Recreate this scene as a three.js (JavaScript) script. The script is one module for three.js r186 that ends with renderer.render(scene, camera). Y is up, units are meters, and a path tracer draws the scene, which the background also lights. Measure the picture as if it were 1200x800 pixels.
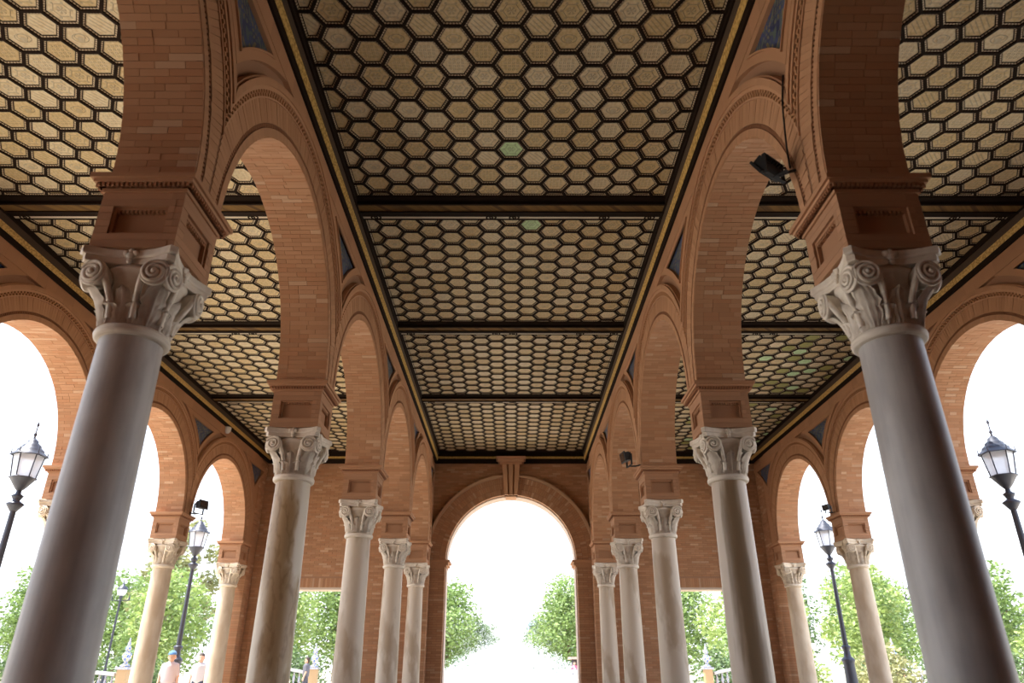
import * as THREE from 'three';
import { mergeGeometries } from 'three/addons/utils/BufferGeometryUtils.js';
import { ImprovedNoise } from 'three/addons/math/ImprovedNoise.js';
import { MarchingCubes } from 'three/addons/objects/MarchingCubes.js';

// ---------------------------------------------------------------- camera, sky, sun, exposure
const scene = new THREE.Scene();
const camera = new THREE.PerspectiveCamera(2 * Math.atan(400 / 829) * 180 / Math.PI, 1.5, 0.1, 2000);
const EYE = 1.25;
camera.position.set(0, EYE, 0);
camera.rotation.order = 'YXZ';
camera.rotation.set(0.4326, -0.0015, 0);
camera.focus = 11; camera.userData.fStop = 1.6;
scene.add(camera);

function makeSky() {                                   // pale hazy noon sky, a little bluer overhead
  const w = 64, h = 128, d = new Float32Array(w * h * 4);
  for (let j = 0; j < h; j++) {
    const el = (j + 0.5) / h * Math.PI - Math.PI / 2;
    const t = Math.pow(Math.max(0, Math.sin(el)), 0.6);
    for (let i = 0; i < w; i++) {
      const o = (j * w + i) * 4;
      d[o] = 1.02 - 0.56 * t; d[o + 1] = 1.04 - 0.44 * t; d[o + 2] = 1.08 - 0.20 * t; d[o + 3] = 1;
    }
  }
  const tex = new THREE.DataTexture(d, w, h, THREE.RGBAFormat, THREE.FloatType);
  tex.mapping = THREE.EquirectangularReflectionMapping; tex.magFilter = THREE.LinearFilter; tex.minFilter = THREE.LinearFilter; tex.needsUpdate = true;
  return tex;
}
const sky = makeSky();
scene.background = sky; scene.environment = sky;
scene.backgroundIntensity = 1.0; scene.environmentIntensity = 1.0;

const sun = new THREE.DirectionalLight(new THREE.Color(1.0, 0.95, 0.88), 5.0);
sun.position.set(-42, 95, -14); sun.target.position.set(0, 0, -20);
sun.castShadow = true; sun.shadow.mapSize.set(4096, 4096);
sun.shadow.camera.left = -90; sun.shadow.camera.right = 90; sun.shadow.camera.top = 90; sun.shadow.camera.bottom = -90; sun.shadow.camera.far = 320;
scene.add(sun, sun.target);

const renderer = new THREE.WebGLRenderer({ antialias: true });
renderer.toneMapping = THREE.LinearToneMapping;
renderer.toneMappingExposure = 2.8;
renderer.shadowMap.enabled = true;

// ---------------------------------------------------------------- helpers
let seed = 20240611;
function rnd() { seed |= 0; seed = seed + 0x6D2B79F5 | 0; let t = Math.imul(seed ^ seed >>> 15, 1 | seed); t = t + Math.imul(t ^ t >>> 7, 61 | t) ^ t; return ((t ^ t >>> 14) >>> 0) / 4294967296; }
const rr = (a, b) => a + (b - a) * rnd();
const noise = new ImprovedNoise();
function fbm(x, y, z, oct = 4) { let s = 0, a = 0.5; for (let i = 0; i < oct; i++) { s += a * noise.noise(x, y, z); x *= 2.03; y *= 2.03; z *= 2.03; a *= 0.5; } return s; }
const taken = new Map();
function numbered(n) { const k = taken.get(n) ?? 0; taken.set(n, k + 1); return k ? n + '_' + String(k).padStart(3, '0') : n; }
function tag(o, label, category, group, kind) { o.userData = { ...o.userData, label, category }; if (group) o.userData.group = group; if (kind) o.userData.kind = kind; return o; }
function shade(o) { o.traverse((m) => { if (m.isMesh) { m.castShadow = true; m.receiveShadow = true; } }); return o; }
function thing(name, label, category, pos = [0, 0, 0], turn = 0, group, kind) {
  const g = new THREE.Group(); g.name = numbered(name); g.position.set(...pos); g.rotation.y = turn; tag(g, label, category, group, kind); scene.add(g); return g;
}
function part(name, geo, mat, parent, kind) {
  const m = new THREE.Mesh(geo, mat); m.name = name; m.castShadow = m.receiveShadow = true; if (kind) m.userData.kind = kind; parent.add(m); return m;
}
function single(name, geo, mat, label, category, group, kind) {
  const m = part(numbered(name), geo, mat, scene); tag(m, label, category, group, kind); return m;
}
function copy(o, pos, turn, label, group) { const c = o.clone(); c.name = numbered(o.name.replace(/_\d{3}$/, '')); c.userData = { ...o.userData }; if (label) c.userData.label = label; if (group) c.userData.group = group; c.position.set(...pos); if (turn !== undefined) c.rotation.y = turn; scene.add(c); return c; }

const V = (x, y, z) => new THREE.Vector3(x, y, z);
class Soup {                                            // merged boxes with a colour each
  constructor() { this.p = []; this.n = []; this.c = []; this.i = []; }
  quad(a, b, c, d, col) {
    const n = new THREE.Vector3().subVectors(b, a).cross(new THREE.Vector3().subVectors(d, a)).normalize(), k = this.p.length / 3;
    for (const q of [a, b, c, d]) { this.p.push(q.x, q.y, q.z); this.n.push(n.x, n.y, n.z); this.c.push(...col); }
    this.i.push(k, k + 1, k + 2, k, k + 2, k + 3);
  }
  hexa(P, col) {                                        // P: 8 corners, 0-3 bottom loop, 4-7 top loop
    const f = [[0, 3, 2, 1], [4, 5, 6, 7], [0, 1, 5, 4], [1, 2, 6, 5], [2, 3, 7, 6], [3, 0, 4, 7]];
    for (const q of f) this.quad(P[q[0]], P[q[1]], P[q[2]], P[q[3]], col);
  }
  box(x0, x1, y0, y1, z0, z1, col = [1, 1, 1]) {
    this.hexa([V(x0, y0, z1), V(x1, y0, z1), V(x1, y0, z0), V(x0, y0, z0), V(x0, y1, z1), V(x1, y1, z1), V(x1, y1, z0), V(x0, y1, z0)], col);
  }
  geo() {
    const g = new THREE.BufferGeometry();
    g.setAttribute('position', new THREE.Float32BufferAttribute(this.p, 3)); g.setAttribute('normal', new THREE.Float32BufferAttribute(this.n, 3));
    g.setAttribute('color', new THREE.Float32BufferAttribute(this.c, 3));
    g.setAttribute('uv', new THREE.Float32BufferAttribute(new Float32Array(this.p.length / 3 * 2), 2));
    g.setIndex(this.i); return g;
  }
}
function merge(list) {
  return mergeGeometries(list.map((g) => { const q = g.index ? g.toNonIndexed() : g; for (const k of Object.keys(q.attributes)) if (!['position', 'normal', 'uv'].includes(k)) q.deleteAttribute(k); return q; }));
}
const boxG = (x0, x1, y0, y1, z0, z1) => new THREE.BoxGeometry(x1 - x0, y1 - y0, z1 - z0).translate((x0 + x1) / 2, (y0 + y1) / 2, (z0 + z1) / 2);
function colourTex(w, h, f, rep = false) {
  const d = new Uint8Array(w * h * 4);
  for (let j = 0; j < h; j++) for (let i = 0; i < w; i++) { const c = f(i / w, j / h), o = (j * w + i) * 4; for (let k = 0; k < 3; k++) d[o + k] = Math.max(0, Math.min(255, c[k] * 255)); d[o + 3] = 255; }
  const t = new THREE.DataTexture(d, w, h); t.colorSpace = THREE.SRGBColorSpace; t.magFilter = THREE.LinearFilter; t.minFilter = THREE.LinearMipmapLinearFilter; t.generateMipmaps = true;
  if (rep) t.wrapS = t.wrapT = THREE.RepeatWrapping; t.needsUpdate = true; return t;
}
function greyTex(w, h, f, rep = false) { const t = colourTex(w, h, (u, v) => { const g = f(u, v); return [g, g, g]; }, rep); t.colorSpace = THREE.NoColorSpace; return t; }
const mix = (a, b, t) => a.map((v, i) => v + (b[i] - v) * t);
const sm = (a, b, x) => { const t = Math.max(0, Math.min(1, (x - a) / (b - a))); return t * t * (3 - 2 * t); };
const lin = (r, g, b) => new THREE.Color().setRGB(r, g, b);
const std = (col, rough = 0.85, extra = {}) => new THREE.MeshStandardMaterial({ color: col, roughness: rough, ...extra });

// ---------------------------------------------------------------- dimensions (metres; z grows away from the lens as "depth")
const BAY = 4, Z1 = 4.44, XI = 2.615, XO = 7.76, HALF = 0.305;
const NECK = EYE + 2.05, CAPT = EYE + 2.63, IMPT = EYE + 3.205, YC = EYE + 3.265, RAD = 1.745, HC = EYE + 6.05, ZW = 21.4;
const zc = (k) => Z1 + BAY * (k - 1);                   // depth of column k (k = 1 is the first one seen whole)
const WTOP = EYE + 5.73;

// ---------------------------------------------------------------- materials
const BR = [[0.46, 0.242, 0.128], [0.48, 0.256, 0.136], [0.43, 0.222, 0.115], [0.50, 0.272, 0.150], [0.46, 0.228, 0.116], [0.55, 0.345, 0.215]];
const M = {};
M.mortar = std(lin(0.36, 0.20, 0.12), 0.95);
M.brick = BR.map((c) => std(lin(...c), 0.9));
M.brickSoup = std(lin(1, 1, 1), 0.9, { vertexColors: true });
const terraTex = colourTex(256, 256, (u, v) => {
  const a = fbm(u * 6, v * 6, 3.1), b = fbm(u * 40, v * 90, 7.7, 2);
  return mix([0.66, 0.43, 0.29], [0.56, 0.32, 0.20], sm(-0.35, 0.35, a + 0.5 * b));
}, true);
M.terra = std(lin(1, 1, 1), 0.85, { map: terraTex });
M.bead = std(lin(0.20, 0.075, 0.032), 0.85);
M.darkWood = new THREE.MeshPhysicalMaterial({ color: lin(0.020, 0.011, 0.006), roughness: 0.85, specularIntensity: 0.25 });
M.brownWood = std(lin(0.075, 0.045, 0.024), 0.8);
M.gold = std(lin(1, 1, 1), 0.5, { map: colourTex(256, 64, (u, v) => mix([0.86, 0.72, 0.42], [0.68, 0.53, 0.26], sm(-0.25, 0.35, fbm(u * 40, v * 10, 1.3))), true) });
M.bronze = std(lin(1, 1, 1), 0.9, { map: colourTex(256, 64, (u, v) => mix([0.50, 0.38, 0.18], [0.33, 0.23, 0.10], sm(-0.25, 0.35, fbm(u * 26, v * 10, 4.3))), true) });
M.pale = std(lin(0.62, 0.54, 0.40), 0.6);
M.dash = std(lin(1, 1, 1), 0.6, { map: colourTex(64, 8, (u) => (Math.sin(u * Math.PI * 2) > -0.5 ? [0.80, 0.73, 0.60] : [0.36, 0.26, 0.17]), true) });
// ---- marble of the shafts
function marble(f) { return std(lin(1, 1, 1), 0.42, { map: colourTex(256, 1024, f) }); }
const tau = Math.PI * 2;
const ring = (u, v, s, k, o) => fbm(Math.cos(u * tau) * s + o, v * k, Math.sin(u * tau) * s + 4.2, 5);
M.greyMarble = marble((u, v) => mix([0.79, 0.77, 0.75], [0.68, 0.66, 0.65], sm(-0.3, 0.4, ring(u, v, 0.9, 5, 1) + 0.3 * ring(u, v, 6, 3, 9))));
M.cloudMarble = marble((u, v) => {
  const n = ring(u, v, 0.8, 3.5, 3), w = Math.sin(tau * (u * 1.0 + v * 0.7) + n * 3.0), b = sm(-0.2, 0.95, w + 0.18 * ring(u, v, 3.5, 5, 7)), f = sm(0.10, 0.0, Math.abs(ring(u, v, 1.3, 6, 11)));
  return mix(mix([0.84, 0.79, 0.71], [0.67, 0.56, 0.41], 0.9 * b), [0.55, 0.43, 0.29], 0.5 * f * b);
});
M.streakMarble = marble((u, v) => {
  const n = ring(u, v, 0.8, 1.6, 5), w = Math.sin(tau * (u * 2 + v * 0.12) + n * 2.6), b = sm(0.1, 0.9, w + 0.35 * ring(u, v, 4, 3, 7));
  return mix([0.80, 0.74, 0.67], [0.52, 0.43, 0.32], 0.85 * b);
});
M.paleMarble = marble((u, v) => {
  const n = ring(u, v, 0.8, 4, 8), w = Math.sin(tau * (u * 1.0 + v * 1.2) + n * 3.5);
  return mix([0.82, 0.76, 0.68], [0.69, 0.60, 0.50], 0.75 * sm(0.0, 0.95, w + 0.3 * ring(u, v, 4, 8, 2)));
});
M.creamStone = marble((u, v) => mix([0.84, 0.77, 0.67], [0.77, 0.68, 0.57], sm(-0.3, 0.4, ring(u, v, 1.2, 6, 4))));
const stoneTex = colourTex(128, 128, (u, v) => mix([0.93, 0.89, 0.83], [0.81, 0.75, 0.68], sm(-0.2, 0.45, fbm(u * 5, v * 5, 2.2, 5))), true);
M.capital = std(lin(1, 1, 1), 0.6, { map: stoneTex });
M.capitalWarm = std(lin(0.98, 0.94, 0.86), 0.6, { map: stoneTex });

// ---------------------------------------------------------------- columns
function leafGeo(w, h, lean, r0) {                      // acanthus leaf standing on the bell, tip curling outward
  const nu = 8, nv = 9, p = [], idx = [];
  for (const s of [0, 1]) for (let j = 0; j <= nv; j++) for (let i = 0; i <= nu; i++) {
    const t = j / nv, u = i / nu * 2 - 1;
    const lobes = 0.84 + 0.16 * Math.cos(t * Math.PI * 7) ;
    const half = w * (0.62 + 0.5 * Math.sin(Math.PI * Math.min(1, t * 0.9 + 0.1))) * lobes * (t > 0.8 ? Math.sqrt(Math.max(0.02, (1 - t) / 0.2)) : 1) * 0.62;
    const curl = sm(0.55, 1, t);
    const out = lean * t + curl * 0.035 + 0.014 * (1 - Math.abs(u)) + 0.009 * Math.cos(u * Math.PI * 4) - s * 0.012;
    const y = h * t - curl * curl * 0.03 - (s ? 0.004 : 0);
    const a = u * half / r0;
    const r = r0 + out;
    p.push(Math.sin(a) * r, y, Math.cos(a) * r);
  }
  const row = nu + 1, off = row * (nv + 1);
  const q = (a, b, c, d) => idx.push(a, b, c, a, c, d);
  for (let j = 0; j < nv; j++) for (let i = 0; i < nu; i++) { const a = j * row + i; q(a, a + 1, a + row + 1, a + row); q(off + a, off + a + row, off + a + row + 1, off + a + 1); }
  for (let j = 0; j < nv; j++) { const a = j * row, b = a + nu; q(a, a + row, off + a + row, off + a); q(b, off + b, off + b + row, b + row); }
  for (let i = 0; i < nu; i++) { const a = nv * row + i; q(a, a + 1, off + a + 1, off + a); }
  const g = new THREE.BufferGeometry(); g.setAttribute('position', new THREE.Float32BufferAttribute(p, 3));
  g.setAttribute('uv', new THREE.Float32BufferAttribute(p.flatMap((v, i) => i % 3 === 0 ? [p[i] * 2, p[i + 1] * 2] : []), 2));
  g.setIndex(idx); g.computeVertexNormals(); return g;
}
class Spiral extends THREE.Curve { constructor(R) { super(); this.R = R; } getPoint(t, o = new THREE.Vector3()) { const a = t * Math.PI * 4.6 + 0.4, r = this.R * (1 - 0.86 * t); return o.set(Math.cos(a) * r, Math.sin(a) * r, 0.010 * t); } }
const CAP = {
  bell: new THREE.LatheGeometry([[0.0, 0.0], [0.204, 0.0], [0.203, 0.12], [0.207, 0.24], [0.222, 0.34], [0.25, 0.405], [0.272, 0.425], [0.272, 0.445], [0.25, 0.455], [0.25, 0.475], [0, 0.475]].map(([r, y]) => new THREE.Vector2(r, y)), 40),
  astragal: new THREE.LatheGeometry([[0.195, -0.036], [0.226, -0.034], [0.238, -0.022], [0.243, 0], [0.238, 0.022], [0.226, 0.034], [0.203, 0.04]].map(([r, y]) => new THREE.Vector2(r, y)), 48),
  low: leafGeo(0.115, 0.185, 0.012, 0.207), high: leafGeo(0.10, 0.30, 0.014, 0.210), corner: leafGeo(0.10, 0.315, 0.105, 0.206),
};
{
  const abacus = (half, mid, y0, y1, bev) => {
    const s = new THREE.Shape(), c = 0.04;
    const pts = [];
    for (let k = 0; k < 4; k++) {
      const a = k * Math.PI / 2, cs = Math.cos(a), sn = Math.sin(a), n = 9;
      for (let i = 0; i <= n; i++) { const t = i / n * 2 - 1, x = t * (half - c), y = -(half - (half - mid) * (1 - t * t)); pts.push([x * cs - y * sn, x * sn + y * cs]); }
    }
    pts.forEach(([x, y], i) => i ? s.lineTo(x, y) : s.moveTo(x, y));
    return new THREE.ExtrudeGeometry(s, { depth: y1 - y0 - 2 * bev, bevelEnabled: true, bevelThickness: bev, bevelSize: bev, bevelOffset: -bev, bevelSegments: 3, curveSegments: 4 }).rotateX(-Math.PI / 2).translate(0, y0 + bev, 0);
  };
  CAP.abacus = merge([abacus(0.335, 0.262, 0.515, 0.58, 0.014), abacus(0.318, 0.248, 0.468, 0.520, 0.008)]);
  const disc = new THREE.LatheGeometry([[0, 0.0], [0.082, 0.0], [0.086, -0.012], [0.078, -0.03], [0.066, -0.13], [0, -0.13]].map(([r, y]) => new THREE.Vector2(r, y)), 24).rotateX(Math.PI / 2);
  const tube = new THREE.TubeGeometry(new Spiral(0.078), 44, 0.013, 6);
  const eye = new THREE.SphereGeometry(0.017, 10, 8).translate(0, 0, 0.012);
  const stalk = new THREE.TubeGeometry(new THREE.CatmullRomCurve3([V(-0.10, -0.27, -0.105), V(-0.095, -0.16, -0.085), V(-0.08, -0.06, -0.04), V(-0.062, 0.02, -0.012)]), 12, 0.020, 8);
  CAP.volute = merge([disc, tube, eye, stalk]);
  CAP.voluteM = CAP.volute.clone().scale(-1, 1, 1);
  { const ix = CAP.voluteM; const p = ix.attributes.position.array, n = ix.attributes.normal.array, u = ix.attributes.uv.array; for (let t = 0; t < p.length / 9; t++) for (let k = 0; k < 3; k++) { [[p, 3], [n, 3]].forEach(([A, s]) => { const a = A[t * 9 + 3 + k]; A[t * 9 + 3 + k] = A[t * 9 + 6 + k]; A[t * 9 + 6 + k] = a; }); if (k < 2) { const a = u[t * 6 + 2 + k]; u[t * 6 + 2 + k] = u[t * 6 + 4 + k]; u[t * 6 + 4 + k] = a; } } }
  const pet = (x, y, r) => new THREE.SphereGeometry(r, 10, 8).scale(1, 1, 0.7).translate(x, y, 0);
  CAP.fleuron = merge([pet(0, 0, 0.030), pet(-0.034, 0.02, 0.024), pet(0.034, 0.02, 0.024), pet(0, -0.042, 0.022), pet(0, 0.036, 0.02)]);
  CAP.shaft = (() => {
    const pr = []; for (let i = 0; i <= 16; i++) { const t = i / 16; pr.push(new THREE.Vector2(0.229 - 0.029 * Math.pow(t, 1.5), 0.30 + t * (NECK - 0.30))); }
    return new THREE.LatheGeometry(pr, 48);
  })();
  CAP.base = merge([
    boxG(-0.31, 0.31, 0, 0.12, -0.31, 0.31),
    new THREE.LatheGeometry([[0.0, 0.12], [0.29, 0.12], [0.305, 0.15], [0.29, 0.18], [0.255, 0.195], [0.25, 0.225], [0.265, 0.24], [0.272, 0.258], [0.262, 0.278], [0.238, 0.30], [0, 0.30]].map(([r, y]) => new THREE.Vector2(r, y)), 40)]);
}
function makeColumn(shaftMat, capMat) {
  const g = new THREE.Group(); g.name = 'column';
  part('base', CAP.base, capMat, g);
  part('shaft', CAP.shaft, shaftMat, g);
  const cap = part('capital', CAP.bell, capMat, g); cap.position.y = NECK;
  part('astragal', CAP.astragal, capMat, cap); part('abacus', CAP.abacus, capMat, cap);
  for (let k = 0; k < 8; k++) { const a = part('leaf', CAP.low, capMat, cap); a.rotation.y = (k + 0.5) * Math.PI / 4; a.position.y = 0.03; const b = part('leaf', CAP.high, capMat, cap); b.rotation.y = k * Math.PI / 4; b.position.y = 0.03; }
  for (let k = 0; k < 4; k++) for (const s of [1, -1]) {
    const v = part('volute', s > 0 ? CAP.volute : CAP.voluteM, capMat, cap), a = k * Math.PI / 2;
    const x = s * 0.208, z = 0.302; v.scale.setScalar(1.12); v.position.set(x * Math.cos(a) + z * Math.sin(a), 0.378, -x * Math.sin(a) + z * Math.cos(a)); v.rotation.y = a + s * 0.16;
  }
  for (let k = 0; k < 4; k++) { const c = part('leaf', CAP.corner, capMat, cap); c.rotation.y = (k + 0.5) * Math.PI / 2; c.position.y = 0.03; }
  for (let k = 0; k < 4; k++) { const f = part('fleuron', CAP.fleuron, capMat, cap), a = k * Math.PI / 2; f.position.set(0.268 * Math.sin(a), 0.525, 0.268 * Math.cos(a)); f.rotation.y = a; }
  return g;
}
const colProto = {};
function column(kind, x, k, turn, label, group) {
  const mats = { grey: [M.greyMarble, M.capital], cloud: [M.cloudMarble, M.capital], streak: [M.streakMarble, M.capital], pale: [M.paleMarble, M.capital], cream: [M.creamStone, M.capitalWarm] };
  const c = (colProto[kind] ??= makeColumn(...mats[kind])).clone();
  c.name = numbered('column'); c.position.set(x, 0, -zc(k));
  c.children[1].rotation.y = turn;                      // the shaft only: its veins face another way
  tag(c, label, 'column', group); scene.add(c); return c;
}
column('grey', -XI, 1, 0.6, 'smooth grey marble column under the brick impost without any lamp', 'inner arcade columns');
column('grey', XI, 1, 2.6, 'smooth grey marble column under the impost that carries the black floodlight and cable', 'inner arcade columns');
column('cloud', -XI, 2, 1.1, 'cream marble column with brown cloud-like veins running down its shaft', 'inner arcade columns');
column('streak', XI, 2, -0.9, 'pale marble column with long grey-brown vertical streaks in its shaft', 'inner arcade columns');
for (const s of [-1, 1]) {
  column('grey', s * XI, 0, s, 'grey marble column of an inner arcade close to the back wall', 'inner arcade columns by the back wall');
  column('pale', s * XI, 3, 2 + s, 'pale veined marble column, third from the arched end wall in an inner arcade', 'third columns of the inner arcades');
  column('pale', s * XI, 4, 4 + s * 2, 'pale marble column, second from the arched end wall in an inner arcade', 'second columns of the inner arcades');
  column('pale', s * XI, 5, 1 - s, 'slim looking pale marble column of an inner arcade beside the end arch pier', 'inner columns beside the end arch');
  if (s < 0) column('cream', s * XO, 0, s, 'cream stone column of an outer arcade close to the back wall', 'outer arcade columns by the back wall');
  column('cream', s * XO, 1, s, 'cream stone column of an outer arcade, fifth from the end wall', 'fifth columns of the outer arcades');
  column('cream', s * XO, 2, s, 'cream stone column of an outer arcade, fourth from the end wall', 'fourth columns of the outer arcades');
  column('cream', s * XO, 3, s + 1, 'cream stone column of an outer arcade, third from the end wall', 'third columns of the outer arcades');
  column('cream', s * XO, 4, s + 2, 'cream stone column of an outer arcade, second from the end wall', 'second columns of the outer arcades');
  column('cream', s * XO, 5, s + 3, 'cream stone column of an outer arcade standing against the corner pilaster', 'outer columns by the end wall');
}

// ---------------------------------------------------------------- arcade walls
function brickCol() { const c = BR[rnd() < 0.07 ? 5 : Math.floor(rnd() * 5)], f = rr(0.9, 1.08); return [c[0] * f, c[1] * f, c[2] * f]; }
const HB = BAY / 2, CUT = HB - 0.002;
function ringSoup(s, r0, r1, x0, x1, a0, a1, n, colf) {  // smooth ring about the arch axis (x), cut at the bay's ends
  const P = (a, r, x) => V(x, Math.sin(a) * r, Math.max(-CUT, Math.min(CUT, Math.cos(a) * r)));
  for (let i = 0; i < n; i++) {
    const a = a0 + (a1 - a0) * i / n, b = a0 + (a1 - a0) * (i + 1) / n, col = colf(i);
    if (Math.abs(Math.cos((a + b) / 2)) * r0 > CUT) continue;
    s.hexa([P(a, r0, x0), P(a, r0, x1), P(a, r1, x1), P(a, r1, x0), P(b, r0, x0), P(b, r0, x1), P(b, r1, x1), P(b, r1, x0)], col);
  }
}
const TER = [0.46, 0.242, 0.128], TERL = [0.51, 0.28, 0.155];
const jit = (c, a = 0.1) => { const f = 1 + rr(-a, a); return c.map((v) => v * f); };
const coreGeo = (() => {
  const s = new THREE.Shape(), y0 = IMPT - YC, R = RAD + 0.003, top = WTOP - YC + 0.55;
  s.moveTo(-HB, y0); s.lineTo(-R, y0); s.lineTo(-R, 0); s.absarc(0, 0, R, Math.PI, 0, true); s.lineTo(R, y0); s.lineTo(HB, y0); s.lineTo(HB, top); s.lineTo(-HB, top); s.closePath();
  return new THREE.ExtrudeGeometry(s, { depth: 0.5, bevelEnabled: false, curveSegments: 64 }).translate(0, 0, -0.25).rotateY(Math.PI / 2);
})();
const soupCache = {};
function mouldingGeo() {                                // inner ring, bead course, dentils and hood of one arch, both faces
  if (soupCache.m) return soupCache.m;
  const inner = new Soup(), bead = new Soup(), dent = new Soup(), roll = [];
  for (const f of [-1, 1]) {
    const X = (a, b) => f > 0 ? [a, b] : [-b, -a];
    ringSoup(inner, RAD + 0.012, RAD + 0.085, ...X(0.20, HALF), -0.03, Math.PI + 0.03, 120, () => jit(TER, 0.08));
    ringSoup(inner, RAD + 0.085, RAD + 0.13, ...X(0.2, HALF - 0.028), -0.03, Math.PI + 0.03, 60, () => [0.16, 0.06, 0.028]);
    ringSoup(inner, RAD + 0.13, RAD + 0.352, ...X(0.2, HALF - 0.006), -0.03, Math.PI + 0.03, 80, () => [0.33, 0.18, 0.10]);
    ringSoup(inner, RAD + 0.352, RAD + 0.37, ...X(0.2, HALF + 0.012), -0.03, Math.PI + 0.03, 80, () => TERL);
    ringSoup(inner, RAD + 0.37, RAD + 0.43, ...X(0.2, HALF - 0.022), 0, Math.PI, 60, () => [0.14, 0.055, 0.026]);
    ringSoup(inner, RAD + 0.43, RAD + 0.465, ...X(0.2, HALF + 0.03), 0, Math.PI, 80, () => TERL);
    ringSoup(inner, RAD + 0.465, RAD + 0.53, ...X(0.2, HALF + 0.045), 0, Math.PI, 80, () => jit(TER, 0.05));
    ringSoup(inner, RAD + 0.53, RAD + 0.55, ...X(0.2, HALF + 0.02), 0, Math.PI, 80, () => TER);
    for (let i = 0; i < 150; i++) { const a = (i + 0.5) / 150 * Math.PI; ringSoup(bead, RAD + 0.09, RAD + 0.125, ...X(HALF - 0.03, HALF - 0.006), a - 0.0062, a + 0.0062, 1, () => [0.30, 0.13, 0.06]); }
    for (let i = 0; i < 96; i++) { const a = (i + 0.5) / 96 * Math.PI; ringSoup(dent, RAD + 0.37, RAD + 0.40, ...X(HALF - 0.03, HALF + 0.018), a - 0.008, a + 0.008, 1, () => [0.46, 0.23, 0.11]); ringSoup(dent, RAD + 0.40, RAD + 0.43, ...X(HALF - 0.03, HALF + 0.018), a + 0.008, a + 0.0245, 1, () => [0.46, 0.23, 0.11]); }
  }
  return soupCache.m = { inner: inner.geo(), bead: bead.geo(), dent: dent.geo() };
}
const unitBox = new THREE.BoxGeometry(1, 1, 1);
// every brick of an arch: rows along the soffit and radial bricks on the faces -> [matrix, tone]
function soffitBricks(fn) {
  const n = 99, da = (Math.PI + 0.04) / n;
  for (let i = 0; i < n; i++) {
    const a = -0.02 + (i + 0.5) * da; let x = -HALF + 0.004, first = true;
    const w0 = i % 2 ? 0.12 : 0.235;
    while (x < HALF - 0.02) {
      let w = first ? w0 : rr(0.19, 0.25); if (rnd() < 0.12) w = 0.12; first = false;
      let e = Math.min(HALF - 0.004, x + w); if (HALF - 0.004 - e < 0.06) e = HALF - 0.004;
      fn(a, x + 0.0016, e - 0.0016, da * RAD - 0.0038); x = e;
    }
  }
}
function voussoirs(fn) {
  const n = 104, da = (Math.PI + 0.02) / n;
  for (let i = 0; i < n; i++) {
    const a = -0.01 + (i + 0.5) * da, r0 = RAD + 0.132, r1 = Math.min(RAD + 0.35, CUT / Math.max(1e-4, Math.abs(Math.cos(a))) - 0.012);
    if (r1 - r0 > 0.03) fn(a, r0, r1, da * (r0 + r1) / 2 - 0.0035);
  }
}
function boxAt(a, x0, x1, r0, r1, t) {                  // matrix of a unit box lying along the arch
  const m = new THREE.Matrix4().makeRotationX(-a);      // turns +z to the direction (0, sin a, cos a)
  const r = (r0 + r1) / 2;
  m.setPosition((x0 + x1) / 2, Math.sin(a) * r, Math.cos(a) * r);
  return m.multiply(new THREE.Matrix4().makeScale(x1 - x0, t, r1 - r0));
}
function placed(name, m, mat, parent) { const b = part(name, unitBox, mat, parent); m.decompose(b.position, b.quaternion, b.scale); return b; }
function soupBox(s, m, col) { const c = [[-1, -1, 1], [1, -1, 1], [1, -1, -1], [-1, -1, -1], [-1, 1, 1], [1, 1, 1], [1, 1, -1], [-1, 1, -1]].map(([x, y, z]) => V(x / 2, y / 2, z / 2).applyMatrix4(m)); s.hexa(c, col); }
function archBay(wall, zmid, single, faceIn) {          // one arch of an arcade; faceIn: side (+1/-1) that looks into the nave
  const arch = part('arch', coreGeo, M.mortar, wall); arch.position.set(0, YC, -zmid);
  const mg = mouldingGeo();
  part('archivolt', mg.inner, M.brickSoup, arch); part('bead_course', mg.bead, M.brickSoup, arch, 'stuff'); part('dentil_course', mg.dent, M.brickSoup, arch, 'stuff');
  const rest = new Soup(); let nb = 0, nv = 0;
  soffitBricks((a, x0, x1, t) => {
    const m = boxAt(a, x0, x1, RAD - 0.004 + rr(-0.002, 0.003), RAD + 0.05, t);
    if (single && nb < 290 && single(a)) { placed('brick', m, M.brick[rnd() < 0.06 ? 5 : Math.floor(rnd() * 5)], arch); nb++; } else soupBox(rest, m, brickCol());
  });
  voussoirs((a, r0, r1, t) => {
    for (const f of [-1, 1]) {
      const p = HALF + rr(-0.003, 0.002), m = boxAt(a, f > 0 ? 0.2 : -p, f > 0 ? p : -0.2, r0, r1, t);
      if (single && f === faceIn && single(a) && nv++ < 290) placed('voussoir', m, M.brick[Math.floor(rnd() * 3)], arch); else soupBox(rest, m, jit(BR[Math.floor(rnd() * 3)], 0.05));
    }
  });
  part('brickwork', rest.geo(), M.brickSoup, arch, 'stuff');
  // plain band over the arch, up to the cornice
  const band = new Soup(), y0 = 2.24, y1 = WTOP - YC + 0.3;
  for (let i = 0; i < 16; i++) { const z0 = -HB + i * BAY / 16; band.box(-HALF, HALF, y0, y1, z0 + 0.001, z0 + BAY / 16 - 0.001, jit(TER, 0.07)); }
  const b = part('band', band.geo(), M.brickSoup, arch); b.userData.label = 'plain terracotta band under the cornice';
  return arch;
}
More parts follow.
